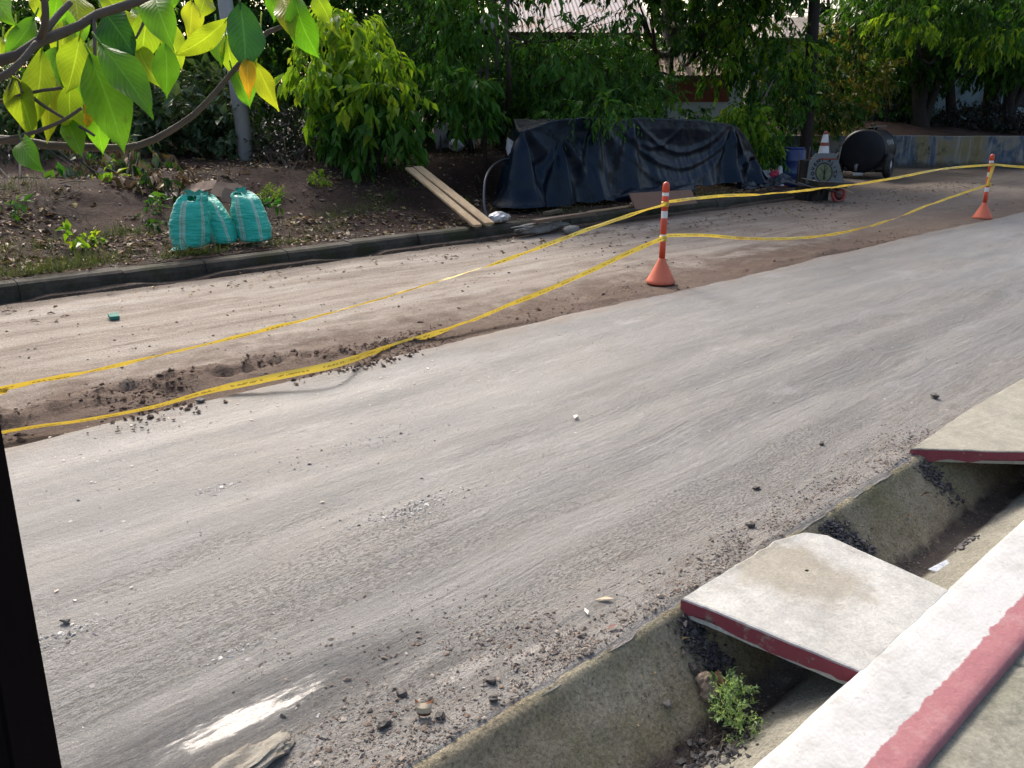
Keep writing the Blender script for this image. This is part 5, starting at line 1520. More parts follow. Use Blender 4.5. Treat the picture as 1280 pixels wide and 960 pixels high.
for kind, nm in (('y', 'backlit_leaves'), ('g', 'mature_leaves'), ('d', 'dark_leaves'), ('o', 'turning_leaves')):
    vs, qs, us = lv[kind]
    npmesh(nm, np.concatenate(vs), np.concatenate(qs), BL[kind], root, uv=np.concatenate(us))
# --- shrubs on the bank
def bz(p):
    return float(bank_z(np.array([p[0]]), np.array([p[1]]))[0])
def on_bank(px, py, z):
    for _ in range(12):
        p = g(px, py, z); z = z * .4 + .6 * bz(p)
    return np.array([p[0], p[1], bz(p)])
def shrub(label, px, py, z, blobs, nspr, per, ln, wr, leafm, seed, name='shrub', stems=5, cat='shrub', group='shrubs on the far bank', **kw):
    rng = np.random.default_rng(seed)
    b = on_bank(px, py, z)
    root = thing(name, label, cat, b, 0, group)
    mb = MB()
    for k in range(stems):
        c, r = blobs[k % len(blobs)]
        e_ = np.array(c) + rng.normal(0, .3, 3) * np.array(r)
        s_ = b + rng.normal(0, .07, 3) * [1, 1, 0] - [0, 0, .1]
        C, _ = resample([s_, (s_ + e_) / 2 + rng.normal(0, .05, 3), e_], 9)
        mb.tube(C, list(np.linspace(.022, .008, 9) * (.18 if name == 'small_plant' else 1)), 6)
    mb.build('stem', M['darktrunk'], root, smooth=True)
    for lm, share, sub in (leafm if isinstance(leafm, list) else [(leafm, 1, None)]):
        crown('crown', rng, sub or blobs, int(nspr * share), per, ln, wr, M[lm], root, **kw)
    return root
D = 15.0
shrub('tall shrub with drooping yellow green top and dark green skirt, behind the planks', 470, 212, .75,
      [B(430, 45, D, .75, .55), B(405, 95, D - .3, .55, .4), B(470, 110, D - .5, .6, .45), B(500, 65, D, .4, .5), B(455, 160, D - .4, .72, .5), B(410, 10, D, .6, .4), B(500, 150, D - .2, .45, .55)],
      360, 7, .27, .40, [('foliage_y', .55, [B(425, 40, D - .2, .8, .5), B(400, 95, D - .6, .55, .38), B(480, 120, D - .8, .55, .3), B(470, 75, D - .5, .5, .4)]), ('foliage_a', .65, [B(455, 158, D - .3, .78, .55), B(440, 110, D, .7, .5), B(500, 150, D - .2, .45, .55)])], 5, stems=9, droop=.7, shell=.4, leafdroop=.95)
shrub('low dark purple leaved shrub behind the grey lamp pole', 366, 212, .75, [B(372, 175, 15.2, .62, .42), B(345, 190, 15.2, .4, .3), B(395, 165, 15.4, .35, .4)], 300, 7, .13, .3, 'foliage_d', 6, droop=.2, leafdroop=.2)
shrub('grey green broad leaved bush on the bank left of the lamp pole', 235, 190, .8, [B(215, 140, 15.6, .85, .55), B(265, 130, 15.8, .7, .55), B(170, 150, 15.6, .5, .4), B(285, 160, 15.4, .4, .35)], 430, 7, .20, .55, 'foliage_g', 7, droop=.2, leafdroop=.15)
shrub('dusky bush with a few broad leaves behind the large leafed branch', 110, 215, .7, [B(60, 150, 14.8, .9, .6), B(140, 195, 14.3, .5, .25), B(0, 120, 15, .9, .8)], 300, 7, .18, .5, [('foliage_b', .6, None), ('foliage_g', .4, None)], 8, droop=.4)
shrub('glossy dark bush at the left photo edge above the dirt bank', 20, 225, .6, [B(15, 200, 14, .5, .35), B(-30, 190, 14, .6, .4), B(40, 120, 15.4, .8, .6)], 260, 7, .12, .32, 'foliage_d', 9, droop=.2)
shrub('leafy shrub with bright green drooping leaves between tarp and blue drum', 945, 218, .12, [B(930, 160, 20.6, .72, .5), B(955, 178, 20.4, .42, .38), B(905, 148, 20.6, .55, .33), B(962, 200, 20.3, .33, .24)], 420, 8, .17, .38, [('foliage_a', .7, None), ('foliage_y', .3, [B(930, 150, 20.2, .7, .42), B(955, 178, 20.1, .38, .36)])], 10, droop=.7, leafdroop=.9)
shrub('leafy young shrub with hanging green leaves above the metal shelter', 590, 192, .98, [B(580, 115, 15.2, .5, .45), B(560, 90, 15.4, .4, .3), B(600, 140, 15.2, .22, .3)], 130, 7, .22, .36, [('foliage_a', 1, None)], 11, droop=.7, leafdroop=.9, stems=4)
shrub('shrub with yellow and rust tinged leaves between the utility pole and the black tank', 1078, 180, .9, [B(1075, 105, 27, .95, .9), B(1050, 130, 26.5, .7, .7), B(1095, 85, 27, .55, .6)], 420, 8, .19, .45, [('foliage_o', .75, None), ('foliage_a', .4, None)], 12, droop=.3)
for k, (px, py, lab) in enumerate(((340, 243, 'tiny yellow flowering plant on the bank just right of the sacks'), (402, 247, 'small yellow leaved plant on the bank below the tall shrub'))):
    shrub(lab, px, py + 6, .45, [(tuple(on_bank(px, py + 5, .45) + [0, 0, .10]), (.13, .13, .09))], 46, 6, .07, .3, 'foliage_y', 30 + k, name='small_plant', cat='plant', stems=4, group='small plants on the far bank', droop=0, sprig_len=.1, leafdroop=-.2)
SP = [(92, 262, 'pale green seedling with broad leaves on the left of the dirt bank', 'foliage_y', .17), (140, 262, 'pale green leafy plant beside dry leaves, right of the palest seedling', 'foliage_y', .15), (185, 240, 'dull green sprout below the foreground branch', 'foliage_a', .14), (330, 270, 'small leafy sprout at the right side of the sacks', 'foliage_a', .13),
      (645, 268 - 20, 'tiny sprout on the cut bank beside the hose', 'foliage_g', .09), (583, 226, 'small green sprout on the bank between the planks and the hose', 'foliage_a', .09), (525, 245, 'little pale sprout at the left side of the planks', 'foliage_y', .08), (15, 270, 'weedy clump at the left edge of the dirt bank', 'foliage_a', .12), (190, 292, 'dark grassy weed left of the sacks', 'foliage_b', .12)]
for k, (px, py, lab, mt, ln) in enumerate(SP):
    b = on_bank(px, py, .5)
    shrub(lab, px, py, .5, [(tuple(b + [0, 0, .12]), (.16, .16, .09))], 9, 4, ln, .5 if ln > .1 else .35, mt, 50 + k, name='small_plant', cat='plant', stems=3, group='small plants on the far bank', droop=.3, sprig_len=.14, leafdroop=.3)

shrub('low plant with drooping dull green and yellow leaves under the hanging branch', 160, 222, .7, [(tuple(on_bank(165, 215, .7) + [0, 0, .25]), (.75, .35, .22)), (tuple(on_bank(110, 220, .7) + [0, 0, .2]), (.5, .3, .2))], 62, 5, .24, .42, [('foliage_g', .5, None), ('foliage_a', .3, None), ('litter', .45, None)], 70, droop=.8, leafdroop=1.0, stems=6)
shrub('dry brown and green weeds crowded on the bank left of the sacks', 205, 262, .5, [(tuple(on_bank(205, 262, .5) + [0, 0, .1]), (.45, .3, .12))], 40, 5, .18, .4, [('foliage_b', .4, None), ('litter', .8, None)], 71, droop=.6, leafdroop=.8, stems=5)
# --- trees
def tb(px, py, z=.95): return on_bank(px, py, z)
T_ = []
b = tb(628, 186)
tree('slender tree with a forked grey trunk beside the left end of the tarp', b, up_path(b, 612, -90), (.10, .055), [B(600, -40, 16.2, 1.6, .8), B(690, 68, 15.8, .9, .26), B(740, 78, 15.6, .7, .2), B(690, 30, 16.5, .9, .16), B(760, 20, 16.8, .8, .2), B(560, 20, 16, 1.0, .7), B(660, -60, 15.5, 1.3, .7), B(520, 60, 17, .8, .6)], 520, 8, .17, .36, 'foliage_a', 'trunk', seed=101, top=[((15.0, 17.2, 6.8), (2.2, 1.8, .9))],
          stems=[([b + [.05, 0, .3], np.array(A3(636, 90, 16.1)), np.array(A3(632, 20, 16)), np.array(A3(650, -60, 16))], .07, .035)], droop=.7, leafdroop=.8)
b = tb(604, 188)
tree('thin straight sapling just left of the forked trunk', b, up_path(b, 598, 20), (.05, .03), [B(590, 20, 15.6, .6, .5), B(560, 50, 15.6, .5, .4)], 120, 8, .16, .36, 'foliage_a', 'trunk', seed=102, droop=.7)
b = tb(536, 186)
tree('thin dark sapling behind the tall shrub, left of the metal shelter', b, up_path(b, 538, -10), (.045, .03), [B(525, 40, 16.5, .9, .6), B(545, -10, 16.4, .9, .6)], 240, 8, .15, .4, 'foliage_b', seed=103)
b = np.array(aty(842, 140, 17.5)); b[2] = 1.0
tree('large dark tree with a thick ivy covered trunk in the middle of the background', b, up_path(b, 842, -200), (.34, .26), [B(840, 60, 22, .55, 1.3), B(820, 100, 21.8, .5, .6), B(800, 20, 22, .7, .7), B(860, -60, 21.5, 3.2, 1.2), B(760, -70, 22, 2.6, 1.2), B(930, -50, 21, 2.4, 1.2), B(880, 40, 21.2, .8, .55)], 1500, 8, .19, .42, [('foliage_b', .8, None), ('foliage_a', .2, None)], top=[((17.5, 15.5, 7.2), (3.0, 2.4, 1.1)), ((20.5, 14.5, 7.5), (2.6, 2.2, 1.0))], seed=104, droop=.6)
b = np.array(aty(720, 150, 14.6)); b[2] = .95
tree('low spreading green tree hanging over the top of the tarp', b, up_path(b, 740, 70), (.09, .05), [B(750, 136, 14.7, .65, .15), B(690, 148, 14.7, .28, .14), B(770, 120, 16.5, .8, .25), B(700, 128, 16.5, .6, .25), B(760, 90, 18, 1.0, .45), B(680, 95, 18, .9, .5), B(820, 110, 18.4, .5, .4), B(640, 110, 18.5, .7, .6)], 700, 8, .15, .38, [('foliage_a', .7, None), ('foliage_b', .4, None)], top=[((14.2, 14.6, 6.6), (2.4, 1.8, .9))], seed=105, droop=.6)
b = np.array(aty(925, 150, 16.5)); b[2] = .9
tree('leafy tree with hanging yellow green sprays left of the utility pole', b, up_path(b, 930, -60), (.15, .09), [B(930, 40, 22, 1.2, .8), B(905, 80, 22, .7, .45), B(970, 90, 21.6, 1.0, .8), B(985, 125, 21.4, .7, .5), B(890, 10, 22, 1.1, .7), B(1000, 60, 22, .8, .6), B(945, -60, 22, 2.2, 1.0)], 1100, 8, .19, .36, [('foliage_a', .6, None), ('foliage_y', .2, [B(925, 30, 21.6, 1.0, .7), B(985, 70, 21.6, .8, .5), B(905, 75, 21.6, .6, .4)]), ('foliage_b', .5, None)], top=[((22.5, 13.5, 7.6), (2.8, 2.4, 1.1)), ((20.0, 12.0, 7.0), (2.0, 1.8, .8))], seed=106, droop=.8, leafdroop=.9)
b = np.array(aty(1040, 165, 20)); b[2] = .9
tree('bushy tree with mixed yellow green leaves right behind the utility pole', b, up_path(b, 1035, 0), (.14, .08), [B(1020, 85, 25.5, 1.0, .9), B(1050, 55, 26, 1.0, .7), B(1000, 130, 25, .9, .6), B(1030, 140, 25.5, 1.0, .5)], 620, 8, .19, .42, [('foliage_o', .35, None), ('foliage_b', .7, None)], seed=107, droop=.4)
for k, (px, py, D_, lab, px2, r0, lm) in enumerate((
        (1152, 178, 31, 'dark forked tree above the painted wall, nearest to the black tank', 1140, .30, 'foliage_b'),
        (1232, 168, 33, 'leaning dark tree in front of the pale blue house, left of the last trunk', 1258, .18, 'foliage_b'),
        (1262, 166, 32, 'dark tree with a slanting trunk at the right photo edge above the painted wall', 1290, .22, 'foliage_a'))):
    b = np.array(pt(px, py - 20, D_)); b[2] = max(.9, min(1.7, b[2] - .3))
    tree(lab, b, up_path(b, px2, -80), (r0, r0 * .6), [B(px - 45, 10, D_ - 2, 2.0, .9), B(px + 30, 30, D_ - 2, 1.8, .8), B(px - 10, -60, D_ - 1, 3.4, 1.4), B(px + 20, 68, D_ - 1, 1.3, .6), B(px - 55, 60, D_ - 1, 1.2, .55), B(px + 5, 90, D_ - .5, 1.2, .4)], 1250, 8, .24, .40, [('foliage_a', .5, None), (lm, .6, None)], seed=110 + k, droop=.8, leafdroop=.9, top=[((b[0] + 1.0 - k, b[1] + 3.5, 7.8), (3.0, 2.6, 1.2)), ((b[0] + 2, b[1] + 8, 8.8), (3.2, 2.8, 1.2))],
         stems=[([b + [0, 0, .2], np.array(pt(px + 22, 95, D_)), np.array(pt(px + 40, 10, D_))], r0 * .6, r0 * .3)])
b = np.array(pt(1120, 150, 24)); b[2] = .9
tree('overhanging tree with pale sunlit hanging leaves, over the black tank', np.array(pt(1192, 160, 33)) * [1, 1, 0] + [0, 0, .9], [np.array(pt(1192, 160, 33)) * [1, 1, 0] + [0, 0, .8], np.array(pt(1186, 40, 31)), np.array(pt(1160, -120, 28))], (.2, .12), [B(1130, 25, 24.5, 1.2, .6), B(1080, 15, 25, .9, .55), B(1240, 45, 25, 1.1, .5), B(1190, 15, 25, 1.1, .6), B(1150, -60, 25, 2.6, 1.2), B(1270, 20, 25, 1.2, .8)], 900, 8, .24, .36, [('foliage_a', .7, None), ('foliage_y', .10, [B(1130, 35, 24, 1.0, .5), B(1245, 50, 24.5, 1.0, .4)]), ('foliage_b', .3, None)], top=[((25.5, 11.0, 7.6), (2.8, 2.6, 1.1)), ((28, 9.6, 7.6), (2.6, 2.2, 1.1))], seed=120, droop=.9, leafdroop=1.0)
# taller trees standing further back and beyond the frame
BK = [(-120, 22, 'tall dense tree behind the far left of the bank'), (90, 24, 'tall dark tree behind the foreground branch'), (260, 21, 'dense tree rising behind the grey lamp pole'), (400, 23, 'dense dark tree behind the tall yellow green shrub'), (505, 21, 'deep green tree behind the metal shelter'), (585, 27, 'dark leafy tree behind the globe lamp')]
for k, (px, D_, lab) in enumerate(BK):
    b = np.array(pt(px, 137, D_)); b[2] = 1.1
    bl = [B(px - 30, 90, D_ - .5, 1.3, .9), B(px + 45, 105, D_ - .6, 1.2, .8), B(px, 40, D_ - .6, 1.7, 1.0), B(px + 60, 30, D_, 1.5, 1.0), B(px - 50, 10, D_, 1.5, 1.0), B(px, -50, D_ + .5, 2.3, 1.0), B(px + 10, 135, D_ - 1, 1.3, .5)]
    if k == 5: bl = [B(px - 30, 90, D_, 1.3, .7), B(px + 20, 105, D_, 1.2, .6), B(px - 40, 30, D_, 1.2, 1.0), B(px - 50, -60, D_, 1.6, .8), B(px + 10, 135, D_ - 1, 1.3, .5)]
    c = np.array(b); c[2] = 6.6
    tree(lab, b, up_path(b, px + 10, -110), (.2, .12), bl, 760, 8, .23, .44, [('foliage_b', .65, None), ('foliage_a', .4, None)], seed=130 + k, droop=.5, top=[(tuple(c + [0, 1.2 if k in (2, 3, 4) else -1.5, 0]), (2.6, 2.2, 1.0))])
BK2 = [(700, 26, 112, 'dark understorey tree below the pinkish tin roof'), (790, 27, 118, 'dark understorey tree between the tin roof and the ivy covered trunk'), (1110, 33, 108, 'dark tree crown in front of the pale blue house, above the tank')]
for k, (px, D_, top_, lab) in enumerate(BK2):
    b = np.array(pt(px, 137, D_)); b[2] = 1.1
    tree(lab, b, up_path(b, px + 5, top_ - 20), (.12, .07), [B(px - 40, 95, D_, 1.3, .7), B(px + 40, 98, D_ - .5, 1.3, .7), B(px, 140, D_ - .5, 1.6, .6), B(px + 5, 78, D_, 1.2, .45), B(px - 50, 72, D_, .8, .3), B(px - 20, 56, D_, 1.5, .22), B(px + 50, 58, D_, 1.2, .22)], 900, 8, .19, .44, [('foliage_b', .8, None), ('foliage_a', .3, None)], seed=150 + k, droop=.5)
# dark undergrowth and the wood beyond, where single plants can no longer be told apart
rng = np.random.default_rng(9)
bl = [B(px, py, D_, 1.6, .7) for px, py, D_ in ((-200, 150, 19), (-80, 150, 19), (40, 150, 18.5), (160, 140, 18.5), (300, 130, 18), (400, 140, 18), (520, 130, 19), (620, 130, 19), (700, 150, 20), (860, 165, 24), (960, 165, 26), (1040, 165, 29))]
V, Q = sprigs(rng, bl, 1900, 8, .2, .45, droop=.4)
tag(npmesh('undergrowth', V, Q, M['foliage_b'], smooth=False), 'dark tangled undergrowth beneath the trees along the far bank', 'undergrowth', kind='stuff')
bl = [B(px, 128 + 8 * math.sin(px), D_, 2.2, .5) for px, D_ in ((1090, 33), (1140, 33), (1190, 33), (1240, 33), (1300, 33), (1360, 33))]
V, Q = sprigs(rng, [B(px, 150 + 5 * math.sin(px), 32.5 + (px % 3), 1.6, .5) for px in range(1050, 1420, 30)], 1700, 8, .2, .38, droop=.3)
tag(npmesh('undergrowth', V, Q, M['foliage_d'], smooth=False), 'dark scrub growing along the top of the painted wall', 'scrub', kind='stuff')
bl = [B(px, py, 42 + 4 * math.sin(px * 1.7), 4.5, 2.6, 3) for px in range(-300, 1600, 100) for py in (105, 30)]
bl = [q for q in bl]
V, Q = sprigs(rng, bl, 8500, 8, .42, .5, droop=.4)
tag(npmesh('woods', V, Q, M['foliage_b'], smooth=False), 'dense far wood closing off the background', 'wood', kind='stuff')

# weeds in the drain
rng = np.random.default_rng(21)
root = thing('weed_plant', 'clump of small bright green weeds growing in the drain beside the broken log', 'weed', g(918, 890, -.28))
bw = g(918, 885, -.22)
blobs = [(tuple(g(915, 880, -.20)), (.085, .07, .05)), (tuple(g(925, 905, -.22)), (.07, .06, .04)), (tuple(g(903, 862, -.19)), (.06, .05, .04))]
crown('leaves', rng, blobs, 150, 9, .017, .34, leafmat('weed_leaf', [(.14, .24, .08), (.22, .34, .13), (.32, .42, .2), (.16, .29, .10)], .4), root, droop=-.3, sprig_len=.04, leafdroop=-.35, shell=.6)
mb = MB()
for k in range(26):
    c, r = blobs[k % 3]; e_ = np.array(c) + rng.normal(0, .5, 3) * np.array(r); s_ = g(915 + rng.uniform(-12, 12), 895 + rng.uniform(-15, 15), -.30)
    mb.tube([s_, (s_ + e_) / 2 + rng.normal(0, .008, 3), e_], [.0022, .0018, .0012], 5)
for k in range(4):
    s_ = g(905, 915, -.30); e_ = g(880 + 15 * k, 940, -.26) + rng.normal(0, .02, 3); mb.tube([s_, e_], .0018, 5)
mb.build('stems', M['trunk'], root)

# ================================================================ SMALL THINGS AND LITTER
def drain_height(Y):
    return float(np.interp(Y, pyd[::-1], pzd[::-1]))
pyd = np.array([1.72, 1.57, 1.32, 1.29, 1.225, 1.20, 1.05, .965]); pzd = np.array([-.03, -.036, -.291, -.302, -.302, -.285, -.175, -.10])
def on_drain(px, py):
    z = -.15
    for _ in range(14):
        p = g(px, py, z); z = .5 * z + .5 * drain_height(p[1])
    p = g(px, py, z); return np.array([p[0], p[1], z])
M['logwood'] = simple('rotten_log', (0.26, 0.20, 0.15), .9, .4, 60, bumps=.8, bd=.006, dirt=(0.10, 0.07, 0.05), dscale=20)
root = thing('broken_log', 'short broken piece of rotting log lying in the drain beside the green weeds', 'log', on_drain(880, 870))
a, b_ = on_drain(876, 850) + [0, 0, .03], on_drain(889, 884) + [0, 0, .035]
C, _ = resample([a, (a + b_) / 2 + [0, 0, .004], b_], 9)
mb = MB(); mb.tube(C, [.020, .030, .033, .031, .034, .032, .034, .033, .029], 14, wob=.16, seed=4); mb.build('log', M['logwood'], root)
mb = MB(); c = on_drain(900, 868) + [0, 0, .045]
mb.prism([tuple(c + [-.02, -.03, -.03]), tuple(c + [.0, -.035, -.03]), tuple(c + [.03, .03, .02]), tuple(c + [-.005, .03, .02])], [tuple(c + [-.015, -.02, .0]), tuple(c + [.0, -.025, .005]), tuple(c + [.026, .03, .035]), tuple(c + [0, .03, .035])])
mb.build('bark_flap', simple('bark_inner', (0.24, 0.12, 0.065), .8, .3, 40), root)
M['stone'] = simple('drain_stone', (0.13, 0.12, 0.11), .75, .25, 40, bumps=.4)
M['stoned'] = simple('dark_stone', (0.05, 0.043, 0.04), .6, .3, 40, bumps=.4)
def stone(px, py, z, size, seed, mat, label, fn=None):
    c = fn(px, py) if fn else g(px, py, z)
    mb = MB(); lump(mb, c + np.array([0, 0, size * .45]), (size * .9, size * .65, size * .45), seed, tilt=Matrix.Rotation(seed * .7, 3, 'Z'))
    o = mb.build('stone', M[mat])
    return tag(o, label, 'stone')
stone(834, 882, 0, .021, 41, 'stone', 'smooth grey pebble sitting on the mossy drain face left of the log', on_drain)
stone(868, 838, 0, .026, 42, 'stoned', 'dark lump on the drain face above the broken log', on_drain)
stone(614, 853, 0, .020, 43, 'stoned', 'dark pebble on the wet road edge, upper of a pair by the drain')
stone(617, 876, 0, .018, 44, 'stoned', 'bluish dark pebble at the drain lip, the lower one of a pair')
stone(480, 908, 0, .024, 45, 'stoned', 'flat dark stone left of the curled shell on the road edge')
stone(550, 897, 0, .020, 46, 'stoned', 'grey stone touching the right side of the curled shell')
stone(502, 870, 0, .022, 47, 'stoned', 'dark broken pebble above the curled shell on the road edge')
stone(938, 658, 0, .022, 48, 'stoned', 'dark stone on the road left of the far corner of the pale slab')
stone(945, 612, 0, .020, 49, 'stoned', 'small dark clod lying on the road between the two slabs')
stone(1027, 556, 0, .018, 50, 'stoned', 'lone dark clod on the road left of the tan slab')
stone(1168, 497, 0, .03, 51, 'stoned', 'dark clod on the grey road beyond the tan slab')
stone(83, 778, 0, .022, 52, 'stone', 'small pebble on the road near the dark post')
stone(250, 503, 0, .03, 53, 'stone', 'brown clod resting on the asphalt below the lying tape')
# curled shell (dry husk) on the road edge
root = thing('husk', 'curled cream and brown dry husk lying on the gravel at the road edge', 'husk', g(530, 893))
c = g(530, 896)
mb = MB(); v, f = [], []
vr, vf = Vector((RT[0], RT[1], 0)).normalized(), Vector((FW[0], FW[1], 0)).normalized()
n = 11
for k in range(n):
    t = -1 + 2 * k / (n - 1)
    for j, (y, z) in enumerate(((-.002, .003), (-.010, .018), (-.006, .036), (.012, .043 + .012 * t * t + .006 * float(fbm(k * .8, 3.3, 9, 2))))):
        w = .019 + .010 * j / 3
        p = c + np.array(vr) * (w * t) + np.array(vf) * (y + .007 * t * t); v.append((p[0], p[1], p[2] + z))
for k in range(n - 1):
    for j in range(3): f.append((k * 4 + j, (k + 1) * 4 + j, (k + 1) * 4 + j + 1, k * 4 + j + 1))
m = NT('husk_skin'); X, Y, Z = m.xyz(); zc = m.math('ADD', Z, m.math('MULTIPLY', m.noise(90, 4), .012))
hc = m.mix(m.step(zc, .022, .028), (0.10, 0.035, 0.025), (0.40, 0.335, 0.24)); hc = m.mix(m.step(zc, .048, .052), hc, (0.30, 0.12, 0.05))
mb.add(v, f); mb.build('shell', m.fin(hc, .7, None, .3), root)
# lump of broken concrete at the bottom edge
mb = MB(); c = g(300, 962, .0)
lump(mb, c + np.array([-.03, -.01, .006]), (.17, .055, .030), 67, n=4, tilt=Matrix.Rotation(R(8), 3, 'Z'))
tag(mb.build('concrete_chunk', concrete('chunk', (0.30, 0.28, 0.235), (0.17, 0.15, 0.12), None, 6), smooth=False), 'beige lump of broken concrete at the road edge beneath the wet patch', 'rubble')
# scrap of printed plastic in the drain
mb = MB(); q = [g(1160, 712, -.27), g(1183, 700, -.26), g(1188, 706, -.26), g(1172, 716, -.27)]
mb.prism([tuple(p) for p in q], [tuple(p + [0, 0, .003]) for p in q]); tag(mb.build('plastic_scrap', simple('printed_scrap', (0.45, 0.48, 0.52), .4, .5, 90, dirt=(0.2, 0.22, 0.3), dscale=60)), 'pale printed plastic scrap lying in the drain behind the nearer slab', 'scrap')
mb = MB(); q = [g(135, 396, -.03), g(147, 394, -.03), g(150, 399, -.03), g(138, 400, -.03)]
mb.prism([tuple(p) for p in q], [tuple(p + [0, 0, .03]) for p in q]); tag(mb.build('cloth_scrap', simple('teal_scrap', (0.03, 0.16, 0.13), .8, .3)), 'small dark teal scrap lying on the dirt lane left of the sacks', 'scrap')
# single dry leaves that stand out
def dry_leaf(px, py, ln, rot, label, col, z=.012):
    c = g(px, py, z)
    d = np.array([[math.cos(rot), math.sin(rot), .05]]); V, Q = leaf_arrays(np.array([c]), d, np.array([[.1, .1, 1.0]]), np.array([ln]), np.array([ln * .34]), .08, .12)
    o = npmesh('dry_leaf', V, Q, simple('leaf_' + str(px), col, .6, .3, 60)); tag(o, label, 'leaf', 'dry leaves on the road')
dry_leaf(768, 748, .075, 2.4, 'tan dry leaf on the road edge left of the pale slab', (0.42, 0.33, 0.22))
dry_leaf(718, 523, .09, .6, 'lone white leaf on the middle of the grey road', (0.55, 0.53, 0.5))
dry_leaf(735, 768, .05, 1.0, 'small whitish leaf left of the tan dry leaf', (0.6, 0.56, 0.5))
dry_leaf(772, 780, .06, 3.0, 'dark red brown curled leaf near the near corner of the pale slab', (0.11, 0.04, 0.03))

# scattered bits
def pebbles(name, P, Sz, mat, label, cat, rng, flat=.65):
    base = np.array([[1, 0, 0], [-.5, .87, 0], [-.5, -.87, 0], [.3, .2, .9], [-.2, -.3, -.8], [-.9, .2, .3], [.5, -.7, .25], [.4, .75, .3]])
    fc = np.array([[0, 7, 3], [7, 1, 3], [1, 5, 3], [5, 2, 3], [2, 6, 3], [6, 0, 3], [0, 4, 7], [7, 4, 1], [1, 4, 5], [5, 4, 2], [2, 4, 6], [6, 4, 0]])
    n = len(P)
    a = rng.uniform(0, 6.28, n); ca, sa = np.cos(a), np.sin(a)
    j = base[None] * rng.uniform(.6, 1.25, (n, 8, 1)) * np.stack([rng.uniform(.7, 1.4, n), rng.uniform(.5, 1, n), flat * rng.uniform(.6, 1.2, n)], -1)[:, None, :]
    x = j[..., 0] * ca[:, None] - j[..., 1] * sa[:, None]; y = j[..., 0] * sa[:, None] + j[..., 1] * ca[:, None]
    V = np.stack([x, y, j[..., 2]], -1) * Sz[:, None, None] + P[:, None, :]
    Q = (np.arange(n) * 8)[:, None, None] + fc[None]
    return tag(npmesh(name, V.reshape(-1, 3), Q.reshape(-1, 3), mat, smooth=False), label, cat, kind='stuff')
def bits_mat(name, cols, rough=.8):
    m = NT(name); r = m.ramp(m.island(), [(i / (len(cols) - 1), c) for i, c in enumerate(cols)])
    return m.fin(m.mix(1.0, r, m.ramp(m.noise(120, 3), [(.3, .7), (.7, 1.3)]), 'MULTIPLY'), rough, None, .35)
rng = np.random.default_rng(33)
gm = bits_mat('gravel_bits', [(.10, .085, .07), (.17, .14, .115), (.24, .20, .165), (.13, .085, .06), (.30, .27, .235), (.08, .075, .07), (.20, .14, .10)])
def keep(P, f):
    return P[rng.uniform(0, 1, len(P)) < f]
# gravel along the drain lip
n = 34000
X = 0.3 + 4.6 * rng.uniform(0, 1, n) ** 1.25; Yd = np.abs(rng.normal(0, 1, n))
Y = 1.62 + Yd * (.11 + .24 * np.exp(-((X - 1.2) / .6) ** 2))
dens = np.clip(.45 + .9 * fbm(X * 3, Y * 5, 300, 4), 0, 1) * (1 - .8 * np.exp(-((Y - 2.13) / .09) ** 2) * (X < 1.25)) * (.35 + .65 * (X < 1.9))
k = rng.uniform(0, 1, n) < dens; X, Y = X[k], Y[k]
Z = road_z(X, Y)[2]
pebbles('gravel', np.stack([X, Y, Z + .001], -1), np.exp(rng.normal(math.log(.0034), .55, len(X))).clip(.0015, .014), gm, 'loose gravel and leaf crumbs along the road edge by the drain', 'gravel', rng)
# grit all over the road
n = 9000
X = rng.uniform(-1, 14, n); Y = rng.uniform(1.7, 5.1, n)
k = rng.uniform(0, 1, n) < np.clip(.25 + 1.2 * fbm(X * .8, Y * 3.5, 301, 4), .03, 1) * np.clip(1.2 - (X - 2) * .07, .3, 1); X, Y = X[k], Y[k]
pebbles('grit', np.stack([X, Y, road_z(X, Y)[2] + .001], -1), np.exp(rng.normal(math.log(.0035), .45, len(X))).clip(.0015, .012), bits_mat('road_grit', [(.10, .09, .08), (.2, .18, .16), (.36, .34, .31), (.07, .05, .04), (.5, .48, .45), (.16, .14, .12)]), 'fine grit and pale chips strewn over the grey road', 'grit', rng)
# pale flakes
n = 420
X = rng.uniform(0, 9, n); Y = rng.uniform(3.0, 5.1, n); k = rng.uniform(0, 1, n) < np.clip(.4 + 1.3 * fbm(X * .7, Y * 1.6, 303, 3), .05, 1); X, Y = X[k], Y[k]; n = len(X)
a = rng.uniform(0, 6.3, n); ln = np.exp(rng.normal(math.log(.016), .45, n)).clip(.006, .05)
V, Q = leaf_arrays(np.stack([X, Y, road_z(X, Y)[2] + .004], -1), np.stack([np.cos(a), np.sin(a), a * 0 + .04], -1), np.tile([[.05, .05, 1.0]], (n, 1)), ln, ln * .6, .12, .05)
tag(npmesh('flakes', V, Q, bits_mat('pale_flakes', [(.45, .43, .4), (.55, .5, .42), (.38, .33, .27), (.6, .58, .55)]), smooth=False), 'pale flakes of dry leaf and paper scattered on the road', 'flakes', kind='stuff')
Pc = []
for (px, py, sx, sy, c) in ((525, 632, .16, .05, 260), (500, 640, .08, .03, 120), (78, 795, .10, .03, 150), (275, 610, .07, .03, 80), (300, 810, .06, .02, 60), (440, 560, .3, .1, 120)):
    q = g(px, py); Pc.append(np.stack([q[0] + rng.normal(0, sx, c), q[1] + rng.normal(0, sy, c)], -1))
Pc = np.concatenate(Pc)
